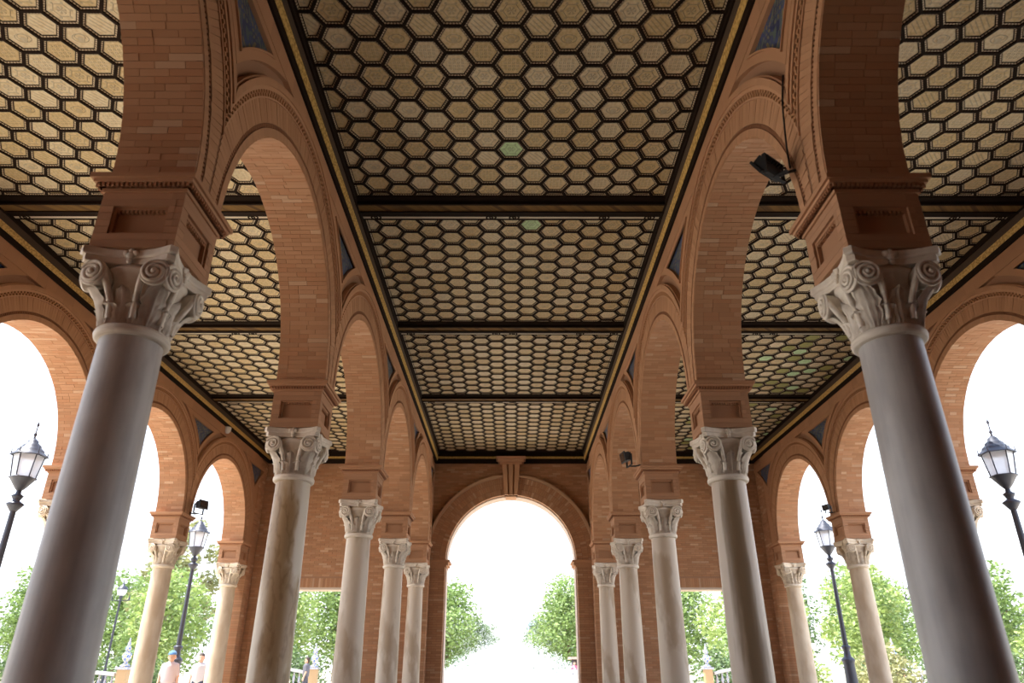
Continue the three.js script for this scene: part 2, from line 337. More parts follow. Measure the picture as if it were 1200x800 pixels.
// ---- spandrels over the columns: terracotta frame with a blue majolica inlay
const tileTex = colourTex(256, 256, (u, v) => {
  const a = fbm(u * 7, v * 7, 0.3, 3), s = Math.sin(u * 38 + 6 * Math.sin(v * 22)) * Math.sin(v * 34 + 5 * Math.sin(u * 26));
  let c = mix([0.22, 0.30, 0.50], [0.14, 0.19, 0.38], sm(-0.2, 0.2, a));
  if (s > 0.35) c = mix([0.55, 0.50, 0.34], [0.42, 0.48, 0.40], sm(-0.2, 0.2, fbm(u * 12, v * 12, 5)));
  else if (s < -0.55) c = [0.34, 0.42, 0.40];
  return c;
}, true);
tileTex.repeat.set(0.5, 0.5);
M.tile = std(lin(1, 1, 1), 0.3, { map: tileTex });
function spandrelShape(r, yt) {
  const pts = [], yb = Math.sqrt(r * r - 4), aEnd = Math.asin(yt / r), a0 = Math.asin(yb / r), n = 12;
  for (let i = 0; i <= n; i++) { const a = a0 + (aEnd - a0) * i / n; pts.push([2 - Math.cos(a) * r, Math.sin(a) * r]); }
  for (let i = n; i > 0; i--) { const a = a0 + (aEnd - a0) * i / n; pts.push([-2 + Math.cos(a) * r, Math.sin(a) * r]); }
  return pts;
}
const poly = (pts, C = THREE.Shape) => { const s = new C(); pts.forEach(([x, y], i) => i ? s.lineTo(x, y) : s.moveTo(x, y)); s.closePath(); return s; };
const spandrelGeo = (() => {
  const s = poly(spandrelShape(2.42, 2.235)); s.holes.push(poly(spandrelShape(2.525, 2.11).reverse(), THREE.Path));
  const tile = poly(spandrelShape(2.525, 2.11));
  const both = (sh, d, x) => merge([-1, 1].map((f) => new THREE.ExtrudeGeometry(sh, { depth: d, bevelEnabled: false }).rotateY(Math.PI / 2).translate(f > 0 ? x - d : -x, 0, 0)));
  const rim = merge([-1, 1].map((f) => { const sh = poly(spandrelShape(2.505, 2.13)); sh.holes.push(poly(spandrelShape(2.525, 2.11).reverse(), THREE.Path)); return new THREE.ExtrudeGeometry(sh, { depth: 0.05, bevelEnabled: false }).rotateY(Math.PI / 2).translate(f > 0 ? HALF - 0.035 : -HALF - 0.015, 0, 0); }));
  return { frame: both(s, 0.05, HALF - 0.004), tile: both(tile, 0.03, HALF - 0.03), rim };
})();
M.terraPlain = std(lin(...TER), 0.88);
function spandrel(wall, z) {
  const f = part('spandrel', spandrelGeo.frame, M.terraPlain, wall); f.position.set(0, YC, -z);
  const t = part('tile_inlay', spandrelGeo.tile, M.tile, f); t.userData.label = 'blue majolica tile triangle';
  part('rim', spandrelGeo.rim, M.terraPlain, f);
}
// ---- impost block: courses of brick around a sunk panel, dentilled cornice on top
const impostGeo = (() => {
  const blk = new Soup(), cor = new Soup(), dn = new Soup(), h = 0.455, B = 0.292, n = 8, ch = h / n;
  blk.box(-0.24, 0.24, 0, h, -0.24, 0.24, [0.40, 0.21, 0.115]);
  for (let k = 0; k < 4; k++) {
    const a = k * Math.PI / 2, m = new THREE.Matrix4().makeRotationY(a);
    const put = (x0, x1, y0, y1, z0, z1, col, S = blk) => { const q = new THREE.Matrix4().makeTranslation((x0 + x1) / 2, (y0 + y1) / 2, (z0 + z1) / 2).multiply(new THREE.Matrix4().makeScale(x1 - x0, y1 - y0, z1 - z0)); soupBox(S, m.clone().multiply(q), col); };
    for (let i = 0; i < n; i++) {
      const y0 = i * ch + 0.0015, y1 = (i + 1) * ch - 0.0015, sunk = i >= 2 && i <= 5, d = B + rr(-0.0015, 0.0015), col = jit([0.44, 0.235, 0.13], 0.09);
      if (sunk) { put(-B + 0.001, -0.195, y0, y1, 0.2, d, col); put(0.195, B - 0.053, y0, y1, 0.2, d, jit(col, 0.05)); } else put(-B + 0.001, B - 0.053, y0, y1, 0.2, d, col);
    }
    const y0 = 2 * ch, y1 = 6 * ch, C = [0.41, 0.21, 0.11];               // stepped rim inside the sunk panel
    put(-0.195, 0.195, y1 - 0.022, y1, 0.22, B - 0.02, C); put(-0.195, 0.195, y0, y0 + 0.02, 0.22, B - 0.02, C); put(-0.195, -0.175, y0 + 0.02, y1 - 0.022, 0.22, B - 0.02, C); put(0.175, 0.195, y0 + 0.02, y1 - 0.022, 0.22, B - 0.02, C);
    for (let i = 0; i < 12; i++) { const x = -0.165 + i * 0.03; put(x - 0.008, x + 0.008, y1 - 0.044, y1 - 0.022, 0.22, B - 0.024, C, dn); }
    for (let i = 0; i < 20; i++) { const x = -0.315 + i * 0.0332; put(x - 0.009, x + 0.009, h + 0.028, h + 0.056, 0.28, 0.345, [0.38, 0.17, 0.08], dn); }
  }
  cor.box(-0.305, 0.305, h, h + 0.028, -0.305, 0.305, TER); cor.box(-0.328, 0.328, h + 0.028, h + 0.056, -0.328, 0.328, [0.22, 0.09, 0.042]);
  cor.box(-0.352, 0.352, h + 0.056, h + 0.082, -0.352, 0.352, TERL); cor.box(-0.372, 0.372, h + 0.082, h + 0.12, -0.372, 0.372, TER);
  return { blk: blk.geo(), cor: cor.geo(), dn: dn.geo() };
})();
function impost(wall, z) {
  const b = part('impost_block', impostGeo.blk, M.brickSoup, wall); b.position.set(0, CAPT, -z);
  part('cornice', impostGeo.cor, M.brickSoup, b); part('dentil_course', impostGeo.dn, M.brickSoup, b, 'stuff');
}
function arcade(name, x, label, bays, solidBays, singles) {
  const w = thing(name, label, 'arcade wall', [x, 0, 0], 0, undefined, 'structure');
  for (const k of bays) archBay(w, zc(k) + 2, singles[k], x < 0 ? 1 : -1);
  const ks = new Set(); for (const k of bays) { ks.add(k); ks.add(k + 1); }
  for (const k of ks) { spandrel(w, zc(k)); impost(w, zc(k)); }
  // stretch of wall and pilaster between the last column and the end wall
  const s = new Soup(), zl = zc(5), y0 = IMPT;
  s.box(-0.27, 0.27, y0, WTOP + 0.5, -ZW, -zl - 0.1, TER);
  const p = part('brick_pier', s.geo(), M.brickSoup, w); void p;
  const br = new Soup();
  for (let y = 0; y < WTOP - 0.06; y += 0.062) { const o = Math.round(y / 0.062) % 2 ? 0.12 : 0; for (let z = zl + 0.42 - o; z < ZW; z += 0.245) { const z0 = Math.max(zl + 0.42, z) + 0.004, z1 = Math.min(ZW, z + 0.245) - 0.004; if (z1 - z0 > 0.02) br.box(-0.285, 0.285, y + 0.004, y + 0.058, -z1, -z0, brickCol()); } }
  br.box(-0.27, 0.27, 0, WTOP, -ZW, -zl - 0.43, [0.33, 0.17, 0.09]);
  part('brick_pilaster', br.geo(), M.brickSoup, w, 'stuff');
  for (const [z0, z1] of solidBays) {                   // closed stretch next to the back wall; longer on outer right, added for shade
    const q = part('solid_wall', boxG(-HALF, HALF, 0, WTOP + 0.5, -z1, -z0), M.terra, w); void q;
  }
  return w;
}
// a = 0 points towards the lens... bricks of the half that faces the lens are picked out one by one
const farHalf = (a) => a > 1.25, all = () => true;
arcade('wall_inner_left', -XI, 'inner brick arcade with carved imposts and no lamps fixed to it', [0, 1, 2, 3, 4], [[-1.6, zc(0)]], { 0: farHalf, 1: all, 2: all });
arcade('wall_inner_right', XI, 'inner brick arcade that carries the black floodlights', [0, 1, 2, 3, 4], [[-1.6, zc(0)]], { 0: farHalf, 1: all, 2: all });
arcade('wall_outer_left', -XO, 'outer brick arcade with the tiny white camera under its cornice', [0, 1, 2, 3, 4], [[-1.6, zc(0)]], { 2: (a) => a > 1.0 });
arcade('wall_outer_right', XO, 'outer brick arcade beside the green stained ceiling coffers', [1, 2, 3, 4], [[-1.6, zc(1) - 0.25]], { 2: (a) => a > 1.0 });  // nearest bay closed by an added, unseen wall that darkens the near arches

// ---------------------------------------------------------------- end wall with the great arch
{
  const w = thing('wall_end', 'brick end wall with the tall keystoned arch towards the fountain', 'wall', [0, 0, -ZW], 0, undefined, 'structure');
  const R = 1.9, yS = EYE + 2.84, topY = WTOP + 0.5, LX0 = 4.35, LX1 = 6.75, LY = EYE + 2.11;
  const s = new THREE.Shape(); s.moveTo(-8.1, 0); s.lineTo(-LX1, 0); s.lineTo(-LX1, LY); s.lineTo(-LX0, LY); s.lineTo(-LX0, 0); s.lineTo(-R, 0); s.lineTo(-R, yS); s.absarc(0, yS, R, Math.PI, 0, true); s.lineTo(R, 0); s.lineTo(LX0, 0); s.lineTo(LX0, LY); s.lineTo(LX1, LY); s.lineTo(LX1, 0); s.lineTo(8.1, 0); s.lineTo(8.1, topY); s.lineTo(-8.1, topY); s.closePath();
  part('wall_core', new THREE.ExtrudeGeometry(s, { depth: 0.55, bevelEnabled: false, curveSegments: 48 }).translate(0, 0, -0.57), M.mortar, w);
  const f = new Soup(), ch = 0.062;
  const hole = (x0, x1, y0, y1) => { for (const x of [x0, x1]) for (const y of [y0, y1]) { const ax = Math.abs(x); if (ax < 2.5 && y < yS + 0.02) { if (ax < R + 0.42) return true; } if (y >= yS - 0.07 && Math.hypot(x, y - yS) < 2.5) return true; if (ax > LX0 - 0.001 && ax < LX1 + 0.001 && y < LY + 0.25) return true; } return false; };
  let row = 0;
  for (let y = 0; y < WTOP; y += ch, row++) for (let x = -7.6 - (row % 2) * 0.125; x < 7.6; x += 0.25) { const x1 = x + 0.25; if (hole(x, x1, y, y + ch)) { for (const [a, b] of [[x, x + 0.125], [x + 0.125, x1]]) if (!hole(a, b, y, y + ch)) f.box(a + 0.004, b - 0.004, y + 0.004, y + ch - 0.004, -0.05, rr(-0.012, -0.006), brickCol()); continue; } f.box(x + 0.004, x1 - 0.004, y + 0.004, y + ch - 0.004, -0.05, rr(-0.012, -0.006), brickCol()); }
  for (const sx of [-1, 1]) for (let x = LX0 - 0.3; x < LX1 + 0.3; x += 0.062) f.box(sx > 0 ? x + 0.003 : -x - 0.059, sx > 0 ? x + 0.059 : -x - 0.003, LY, LY + 0.25, -0.05, rr(-0.01, -0.005), brickCol());
  for (const sx of [-1, 1]) for (const [a, b] of [[LX0 - 0.001, LX0]]) void sx, a, b;
  part('brickwork', f.geo(), M.brickSoup, w, 'stuff');
  // archivolt: three rings of radial bricks and a pale hood
  const v = new Soup(), V2 = (a, r, z) => V(Math.cos(a) * r, yS + Math.sin(a) * r, z);
  const ringB = (r0, r1, z0, z1, n, colf, gap) => { for (let i = 0; i < n; i++) { const a = Math.PI * i / n + gap, b = Math.PI * (i + 1) / n - gap; v.hexa([V2(a, r0, z1), V2(a, r1, z1), V2(a, r1, z0), V2(a, r0, z0), V2(b, r0, z1), V2(b, r1, z1), V2(b, r1, z0), V2(b, r0, z0)], colf()); } };
  const dk = () => brickCol().map((c) => c * 0.9);
  ringB(1.9, 2.07, -0.5, 0.15, 100, dk, 0.0015); ringB(2.078, 2.25, -0.3, 0.15, 104, dk, 0.0015); ringB(2.258, 2.42, -0.3, 0.15, 108, dk, 0.0015);
  ringB(2.07, 2.42, -0.3, 0.142, 48, () => [0.26, 0.13, 0.07], 0); ringB(2.42, 2.50, -0.3, 0.22, 64, () => [0.50, 0.31, 0.19], 0);
  part('archivolt', v.geo(), M.brickSoup, w, 'stuff');
  part('lit_arch_lining', (() => { const t = new Soup(); const q = (r0, r1, z0, z1, n) => { for (let i = 0; i < n; i++) { const a = Math.PI * i / n, b = Math.PI * (i + 1) / n; t.hexa([V2(a, r0, z1), V2(a, r1, z1), V2(a, r1, z0), V2(a, r0, z0), V2(b, r0, z1), V2(b, r1, z1), V2(b, r1, z0), V2(b, r0, z0)], [0.62, 0.50, 0.42]); } }; q(1.875, 1.93, -0.6, -0.06, 64); for (const sx of [-1, 1]) t.box(sx > 0 ? 1.875 : -1.93, sx > 0 ? 1.93 : -1.875, 0, yS, -0.6, -0.06, [0.62, 0.50, 0.42]); return t.geo(); })(), M.brickSoup, w);  // pale tone: outside light on the arch underside is put into the colour
  // piers and their imposts
  for (const sx of [-1, 1]) {
    const p = new Soup(); let i = 0;
    for (let y = 0; y < yS - 0.18; y += ch, i++) { const cut = i % 2 ? 2.07 : 2.2; for (const [a, b] of [[1.9, cut], [cut, 2.33]]) p.box(sx > 0 ? a + 0.004 : -b + 0.004, sx > 0 ? b - 0.004 : -a - 0.004, y + 0.004, y + ch - 0.004, -0.05, 0.15 + rr(-0.003, 0.003), dk()); }
    p.box(sx > 0 ? 1.905 : -2.325, sx > 0 ? 2.325 : -1.905, 0, yS - 0.18, -0.05, 0.145, [0.26, 0.13, 0.07]);
    part('pier_facing', p.geo(), M.brickSoup, w, 'stuff');
    const c = new Soup(), bx = (a, b, y0, y1, z) => c.box(sx > 0 ? a : -b, sx > 0 ? b : -a, y0, y1, -0.6, z, TER);
    bx(1.86, 2.33, yS - 0.19, yS - 0.14, 0.17); bx(1.81, 2.33, yS - 0.14, yS - 0.06, 0.21); bx(1.77, 2.33, yS - 0.06, yS, 0.25);
    part('pier_cornice', c.geo(), M.brickSoup, w);
  }
  const key = new Soup(), kx = (y) => 0.20 + (y - (yS + 1.87)) / 0.85 * 0.07, yb = yS + 1.87, yt = yS + 2.79;
  const wedge = (a0, a1, z, col) => key.hexa([V(-kx(yb) * a1, yb, z), V(-kx(yb) * a0, yb, z), V(-kx(yb) * a0, yb, -0.4), V(-kx(yb) * a1, yb, -0.4), V(-kx(yt) * a1, yt, z), V(-kx(yt) * a0, yt, z), V(-kx(yt) * a0, yt, -0.2), V(-kx(yt) * a1, yt, -0.2)], col);
  wedge(-1, 1, 0.24, [0.40, 0.20, 0.105]); wedge(-0.95, -0.45, 0.30, TERL); wedge(-0.22, 0.22, 0.30, TERL); wedge(0.45, 0.95, 0.30, TERL);
  key.box(-0.33, 0.33, yt, yt + 0.06, -0.2, 0.32, TER); key.box(-0.39, 0.39, yt + 0.06, yt + 0.14, -0.2, 0.39, TERL); key.box(-0.45, 0.45, yt + 0.14, yt + 0.22, -0.2, 0.45, TERL);
  key.box(-0.16, 0.16, yb - 0.03, yb, -0.3, 0.14, TERL);
  part('keystone', key.geo(), M.brickSoup, w).userData.label = 'terracotta keystone with fluted front and moulded cap';
  for (const sx of [-1, 1]) { const l = new Soup(); l.box(sx > 0 ? LX0 - 0.05 : -LX1 - 0.05, sx > 0 ? LX1 + 0.05 : -LX0 + 0.05, LY - 0.06, LY, -0.6, -0.02, [0.66, 0.55, 0.44]); part('lintel', l.geo(), M.brickSoup, w).userData.label = 'pale stone lintel'; }
}
// ---------------------------------------------------------------- facade behind the lens, floor, plaza, roof
single('wall_back', boxG(-14, 14, 0, 11, 1.6, 2.4), M.terra, 'brick facade wall of the porch behind the viewer', 'wall', undefined, 'structure');
{
  const g = thing('door_1', 'dark wooden double door in the facade wall behind the viewer', 'door', [0, 0, 1.6], 0, undefined, 'structure');
  for (const sx of [-1, 1]) { part('door_leaf', merge([boxG(sx > 0 ? 0.01 : -1.1, sx > 0 ? 1.1 : -0.01, 0, 3.2, -0.06, -0.005), ...[0.3, 1.3, 2.3].map((y) => boxG(sx > 0 ? 0.2 : -0.9, sx > 0 ? 0.9 : -0.2, y, y + 0.7, -0.09, -0.06))]), M.brownWood, g); }
}
const paveTex = colourTex(256, 256, (u, v) => mix([0.80, 0.75, 0.69], [0.70, 0.64, 0.57], sm(-0.3, 0.3, fbm(u * 8, v * 8, 9.4, 5))), true);
paveTex.repeat.set(8, 12);
single('floor', boxG(-8.3, 8.3, -0.15, 0, -ZW - 0.8, 2.4), std(lin(0.40, 0.38, 0.36), 0.5, { map: paveTex }), 'pale stone paving under the arcades', 'floor', undefined, 'structure');
const sandTex = colourTex(256, 256, (u, v) => mix([0.82, 0.78, 0.71], [0.75, 0.70, 0.62], sm(-0.3, 0.3, fbm(u * 9, v * 9, 2.4, 5))), true); sandTex.repeat.set(60, 60);
single('ground', boxG(-260, 260, -0.4, -0.02, -460, 60), std(lin(1, 1, 1), 0.95, { map: sandTex }), 'sunlit sandy plaza around the arcaded porch', 'ground', undefined, 'structure');
single('roof', boxG(-8.4, 8.4, HC + 0.18, HC + 0.5, -ZW - 0.7, 2.4), M.terra, 'flat roof slab over the coffered ceilings', 'roof', undefined, 'structure');

// ---------------------------------------------------------------- coffered ceilings
const HR = 0.2035, CP = HR * 1.5, RP = HR * Math.sqrt(3), PX = 2.185, PZ0 = 0.345;   // hexagon radius and pitches, half width, depth range in the bay
function clip(P, nx, nz, d) {                           // keeps nx*x + nz*z <= d
  const o = [];
  for (let i = 0; i < P.length; i++) { const a = P[i], b = P[(i + 1) % P.length], da = nx * a[0] + nz * a[1] - d, db = nx * b[0] + nz * b[1] - d; if (da <= 0) o.push(a); if ((da < 0 && db > 0) || (da > 0 && db < 0)) { const t = da / (da - db); o.push([a[0] + (b[0] - a[0]) * t, a[1] + (b[1] - a[1]) * t]); } }
  return o;
}
function inset(P, e) {                                  // convex, counter-clockwise
  let Q = P;
  for (let i = 0; i < P.length; i++) { const a = P[i], b = P[(i + 1) % P.length], dx = b[0] - a[0], dz = b[1] - a[1], l = Math.hypot(dx, dz); if (l < 1e-6) continue; const nx = dz / l, nz = -dx / l; Q = clip(Q, nx, nz, nx * a[0] + nz * a[1] - e); if (Q.length < 3) return []; }
  return Q;
}
const tidy = (P) => P.filter((p, i) => { const q = P[(i + 1) % P.length]; return Math.hypot(p[0] - q[0], p[1] - q[1]) > 1e-4; });
const E1 = 0.016, E2 = 0.019, E3 = 0.036, E4 = 0.045, D1 = 0.014, D2 = 0.018, D3 = 0.030;
// embossed motifs of the coffer panels: medallion, lattice, rosette
const motif = (kind, x, y) => {
  const r = Math.hypot(x, y), hexd = Math.max(Math.abs(y), Math.abs(x) * 0.866 + Math.abs(y) * 0.5);
  let h = 0; const L = (d, w) => Math.max(0, 1 - Math.abs(d) / w);
  h = Math.max(h, 0.8 * L(hexd - 0.80, 0.035));
  if (kind === 0) { h = Math.max(h, L(Math.hypot(x, y * 1.5) - 0.52, 0.06), x * x + (y + 0.12) ** 2 < 0.05 ? 0.8 : 0, L(Math.hypot(x, (y - 0.1) * 1.4) - 0.33, 0.05)); }
  else if (kind === 1) { const gx = Math.abs(((x * 3.4 + 50) % 1) - 0.5), gy = Math.abs(((y * 3.4 + 50) % 1) - 0.5); if (hexd < 0.62) h = Math.max(h, gx < 0.30 && gy < 0.30 && (gx > 0.17 || gy > 0.17) ? 0.8 : 0); }
  else if (kind === 2) { h = Math.max(h, L(hexd - 0.48, 0.045)); for (let k = 0; k < 6; k++) { const a = k * Math.PI / 3; if (Math.hypot(x - 0.64 * Math.cos(a), y - 0.64 * Math.sin(a)) < 0.085) h = 0.9; } h = Math.max(h, r < 0.3 ? 0.5 + 0.4 * Math.cos(Math.atan2(y, x) * 6) : 0); }
  else { const d = Math.abs((((x + y * 0.9) * 2.6 + 50) % 1) - 0.5); if (hexd < 0.66) h = Math.max(h, d < 0.13 ? 0.8 : 0); }
  return Math.min(1, h);
};
const atlasK = (u, v) => { const k = Math.floor(u * 2) + 2 * Math.floor(v * 2); return [k, ((u * 2) % 1) * 2 - 1, ((v * 2) % 1) * 2 - 1]; };
const cofferTone = (a, b, c) => colourTex(512, 512, (u, v) => { const [k, x, y] = atlasK(u, v), h = motif(k, x, y), n = fbm(u * 16, v * 16, 6.1, 4); return mix(mix(a, b, sm(-0.3, 0.35, n)), c, h * 0.55); });
const bumpAtlas = greyTex(512, 512, (u, v) => { const [k, x, y] = atlasK(u, v); return motif(k, x, y); });
const cofferMat = (a, b, c) => std(lin(1, 1, 1), 0.62, { map: cofferTone(a, b, c), bumpMap: bumpAtlas, bumpScale: 0.006 });
M.coffer = [cofferMat([0.90, 0.82, 0.65], [0.83, 0.74, 0.54], [0.66, 0.62, 0.53]), cofferMat([0.87, 0.78, 0.59], [0.80, 0.70, 0.49], [0.64, 0.59, 0.49]), cofferMat([0.91, 0.85, 0.71], [0.85, 0.77, 0.60], [0.68, 0.65, 0.57])];
M.cofferGreen = cofferMat([0.82, 0.93, 0.74], [0.74, 0.87, 0.64], [0.60, 0.70, 0.52]);
M.cofferMoss = cofferMat([0.70, 0.66, 0.36], [0.58, 0.60, 0.30], [0.55, 0.55, 0.34]);

const rectPoly = (cx, cz) => { const P = []; for (let k = 0; k < 6; k++) { const a = k * Math.PI / 3; P.push([cx + HR * Math.cos(a), cz + HR * Math.sin(a)]); } return P; };
// coordinates in a bay: x across, z = depth into the bay; y = 0 is the underside of the ribs. World z = -depth, so polygons are mirrored on output.
function cellsOf(PZ1) {
  const out = [];
  for (let i = -8; i <= 8; i++) for (let j = -1; j <= 15; j++) {
    const cx = i * CP, cz = PZ0 + j * RP + (i % 2 ? RP / 2 : 0) - 0.01;
    let P = rectPoly(cx, cz); P = clip(P, 1, 0, PX); P = clip(P, -1, 0, PX); P = clip(P, 0, 1, PZ1); P = clip(P, 0, -1, -PZ0); P = tidy(P);
    if (P.length < 3) continue;
    const pan = tidy(inset(P, E4)); const full = Math.abs(cx) + HR < PX + 1e-6 && cz - RP / 2 > PZ0 - 1e-6 && cz + RP / 2 < PZ1 + 1e-6;
    out.push({ i, j, cx, cz, P, pan: pan.length >= 3 ? pan : null, full });
  }
  return out;
}
function fan(P, y, uvf) {                               // facing down
  const p = [], n = [], uv = [], idx = [];
  P.forEach(([x, z]) => { p.push(x, y, -z); n.push(0, -1, 0); uv.push(...uvf(x, z)); });
  for (let k = 1; k < P.length - 1; k++) idx.push(0, k + 1, k);
  const g = new THREE.BufferGeometry(); g.setAttribute('position', new THREE.Float32BufferAttribute(p, 3)); g.setAttribute('normal', new THREE.Float32BufferAttribute(n, 3)); g.setAttribute('uv', new THREE.Float32BufferAttribute(uv, 2)); g.setIndex(idx); return g;
}
function bandGeo(A, ya, B, yb, uvScale) {               // strip between two loops of the same count
  const p = [], uv = [], idx = []; let s = 0;
  for (let k = 0; k < A.length; k++) {
    const k1 = (k + 1) % A.length, l = Math.hypot(A[k1][0] - A[k][0], A[k1][1] - A[k][1]), b = p.length / 3;
    p.push(A[k][0], ya, -A[k][1], A[k1][0], ya, -A[k1][1], B[k1][0], yb, -B[k1][1], B[k][0], yb, -B[k][1]);
    uv.push(s * uvScale, 0, (s + l) * uvScale, 0, (s + l) * uvScale, 1, s * uvScale, 1); s += l;
    idx.push(b, b + 2, b + 1, b, b + 3, b + 2);
  }
  const g = new THREE.BufferGeometry(); g.setAttribute('position', new THREE.Float32BufferAttribute(p, 3)); g.setAttribute('uv', new THREE.Float32BufferAttribute(uv, 2)); g.setIndex(idx); g.computeVertexNormals(); return g;
}
const loops = (P) => [P, ...[E1, E2, E3, E4].map((e) => tidy(inset(P, e)))];
function panelGeo(c, kind) {
  const o = [kind % 2 * 0.5 + 0.25, Math.floor(kind / 2) * 0.5 + 0.25], cx = c.full ? 0 : c.cx, cz = c.full ? 0 : c.cz, P = c.full ? c.pan.map(([x, z]) => [x - c.cx, z - c.cz]) : c.pan;
  const s = 0.25 / 0.16;
  const top = fan(P, 0, (x, z) => [o[0] + (x - cx) * s, o[1] - (z - cz) * s]);
  const L = inset(P, -0.0001).length === P.length ? P : P;
  const side = bandGeo(L, 0, L, 0.02, 1);
  return merge([side, top]);
}
const pg = {};
function latticeOf(cells) {
  const list = [];
  for (const c of cells) {
    const L = loops(c.P), y = [0, 0, D1, D2, D3];
    for (let k = 0; k < 4; k++) {
      if (L[k + 1].length !== L[k].length) {            // sliver at the border: close it flat
        if (L[k].length >= 3) list.push(fan(L[k], y[k], (x, z) => [x, z])); break;
      }
      if (k !== 2) list.push(bandGeo(L[k], y[k], L[k + 1], y[k + 1], 1));
    }
  }
  return merge(list);
}
const ledgeOf = (c) => { const L = loops(c.P); return L[2].length >= 3 && L[3].length === L[2].length && L[1].length === c.P.length && L[2].length === c.P.length ? bandGeo(L[2], D1, L[3], D2, 28) : null; };
const gridCache = new Map();
function gridOf(PZ1) {
  if (!gridCache.has(PZ1)) { const cells = cellsOf(PZ1); gridCache.set(PZ1, { cells, lattice: latticeOf(cells), ledges: merge(cells.map(ledgeOf).filter(Boolean)), partial: new Map() }); }
  return gridCache.get(PZ1);
}
const fullLedge = (() => { const c = gridOf(BAY - 0.215).cells.find((q) => q.full), g = ledgeOf(c); g.translate(-c.cx, 0, c.cz); return g; })();
function cofferGeo(G, c, kind) {
  if (c.full) return pg[kind] ??= panelGeo(c, kind);
  const key = c.i + ',' + c.j + ',' + kind; if (!G.partial.has(key)) G.partial.set(key, panelGeo(c, kind)); return G.partial.get(key);
}
const ledgeCache = new Map();
function ceilingBay(x, k, label, fine, green = () => 0) {
  const g = thing('ceiling', label, 'coffered ceiling', [x, HC, -zc(k)], 0, undefined, 'structure');
  const LEN = k === 4 ? ZW - zc(4) : BAY, PZ1 = LEN - 0.215, G = gridOf(PZ1), cells = G.cells;
  part('rib_lattice', G.lattice, M.darkWood, g).userData.label = 'dark wooden rib lattice';
  if (!fine) part('bead_frames', G.ledges, M.dash, g, 'stuff');
  for (const c of cells) {
    if (!c.pan) continue;
    const odd = Math.abs(c.i) % 2, kind = odd ? [2, 3, 1][(c.j + 30) % 3] : [0, 1, 2][(c.j + 31) % 3];
    const gr = green(c), mat = gr === 1 ? M.cofferGreen : gr === 2 ? M.cofferMoss : M.coffer[Math.floor(rnd() * 3)];
    const p = part('coffer', cofferGeo(G, c, kind), mat, g); if (gr) p.userData.label = gr === 1 ? 'pale green coffer panel' : 'green stained coffer panel';
    p.position.set(c.full ? c.cx : 0, D3 - 0.006, c.full ? -c.cz : 0);
    if (fine) {
      let lg = c.full ? fullLedge : ledgeCache.get(c); if (lg === undefined) { lg = ledgeOf(c); if (lg) { lg.translate(0, -p.position.y, 0); } ledgeCache.set(c, lg); }
      if (lg) { const b = part('bead_frame', lg, M.dash, p); if (c.full) b.position.y = -p.position.y; }
    }
  }
  // pale strip with little knots beside the beam, dark edging round the panel
  const st = [boxG(-PX, PX, -0.004, 0.03, -PZ0 + 0.03, -PZ0 + 0.085)]; part('pale_strip', merge(st), M.pale, g);
  const kn = []; for (const t of [-2.02, -0.32, 0.02, 1.35, 2.02]) { const a = new THREE.TorusGeometry(0.035, 0.012, 6, 14).rotateX(Math.PI / 2).scale(1.3, 1, 1); kn.push(a.clone().translate(t, 0, -PZ0 + 0.055), a.translate(t + 0.05, 0, -PZ0 + 0.06)); }
  part('strip_knots', merge(kn), M.darkWood, g, 'stuff');
  part('panel_back', boxG(-2.4, 2.4, 0.085, 0.13, -LEN, 0), M.brownWood, g);
  const ed = [boxG(-PX, PX, -0.008, 0.085, -PZ0 + 0.0, -PZ0 + 0.03), boxG(-PX, PX, -0.008, 0.085, -PZ0 + 0.085, -0.10), boxG(-PX, PX, -0.008, 0.085, -LEN + (k === 4 ? 0 : 0.10), -PZ1)];
  for (const s of [-1, 1]) ed.push(boxG(s > 0 ? PX : -PX - 0.22, s > 0 ? PX + 0.22 : -PX, -0.008, 0.085, -LEN, 0));
  part('edging', merge(ed), M.darkWood, g);
  return g;
}
const bayName = { 1: 'fourth bay from the end wall', 2: 'third bay from the end wall', 3: 'second bay from the end wall', 4: 'bay next to the end wall' };
const XA = (XI + XO) / 2 + 0.0;
for (let k = 1; k <= 4; k++) {
  ceilingBay(0, k, 'hexagon coffered wooden ceiling over the nave, ' + bayName[k], k <= 2, (c) => (k === 1 && c.i === 0 && Math.abs(c.cz - 2.65) < 0.18) || (k === 2 && c.i === 1 && Math.abs(c.cz - 0.53) < 0.18) ? 1 : 0);
  ceilingBay(-XA, k, 'cream hexagon coffered ceiling of the aisle with the unstained coffers, ' + bayName[k], k <= 2);
  ceilingBay(XA, k, 'hexagon coffered ceiling of the aisle with green stained coffers, ' + bayName[k], k <= 2, (c) => (k === 3 && c.i > 0 && rnd() < 0.30) || (k === 4 && c.i > -2 && rnd() < 0.35) ? (rnd() < 0.4 ? 1 : 2) : 0);
}
// nearer bays, out of view: plain boarded ceiling
single('ceiling', boxG(-8.3, 8.3, HC, HC + 0.13, -Z1, 1.6), M.brownWood, 'dark boarded ceiling between the back wall and the first coffered bay', 'ceiling', undefined, 'structure');
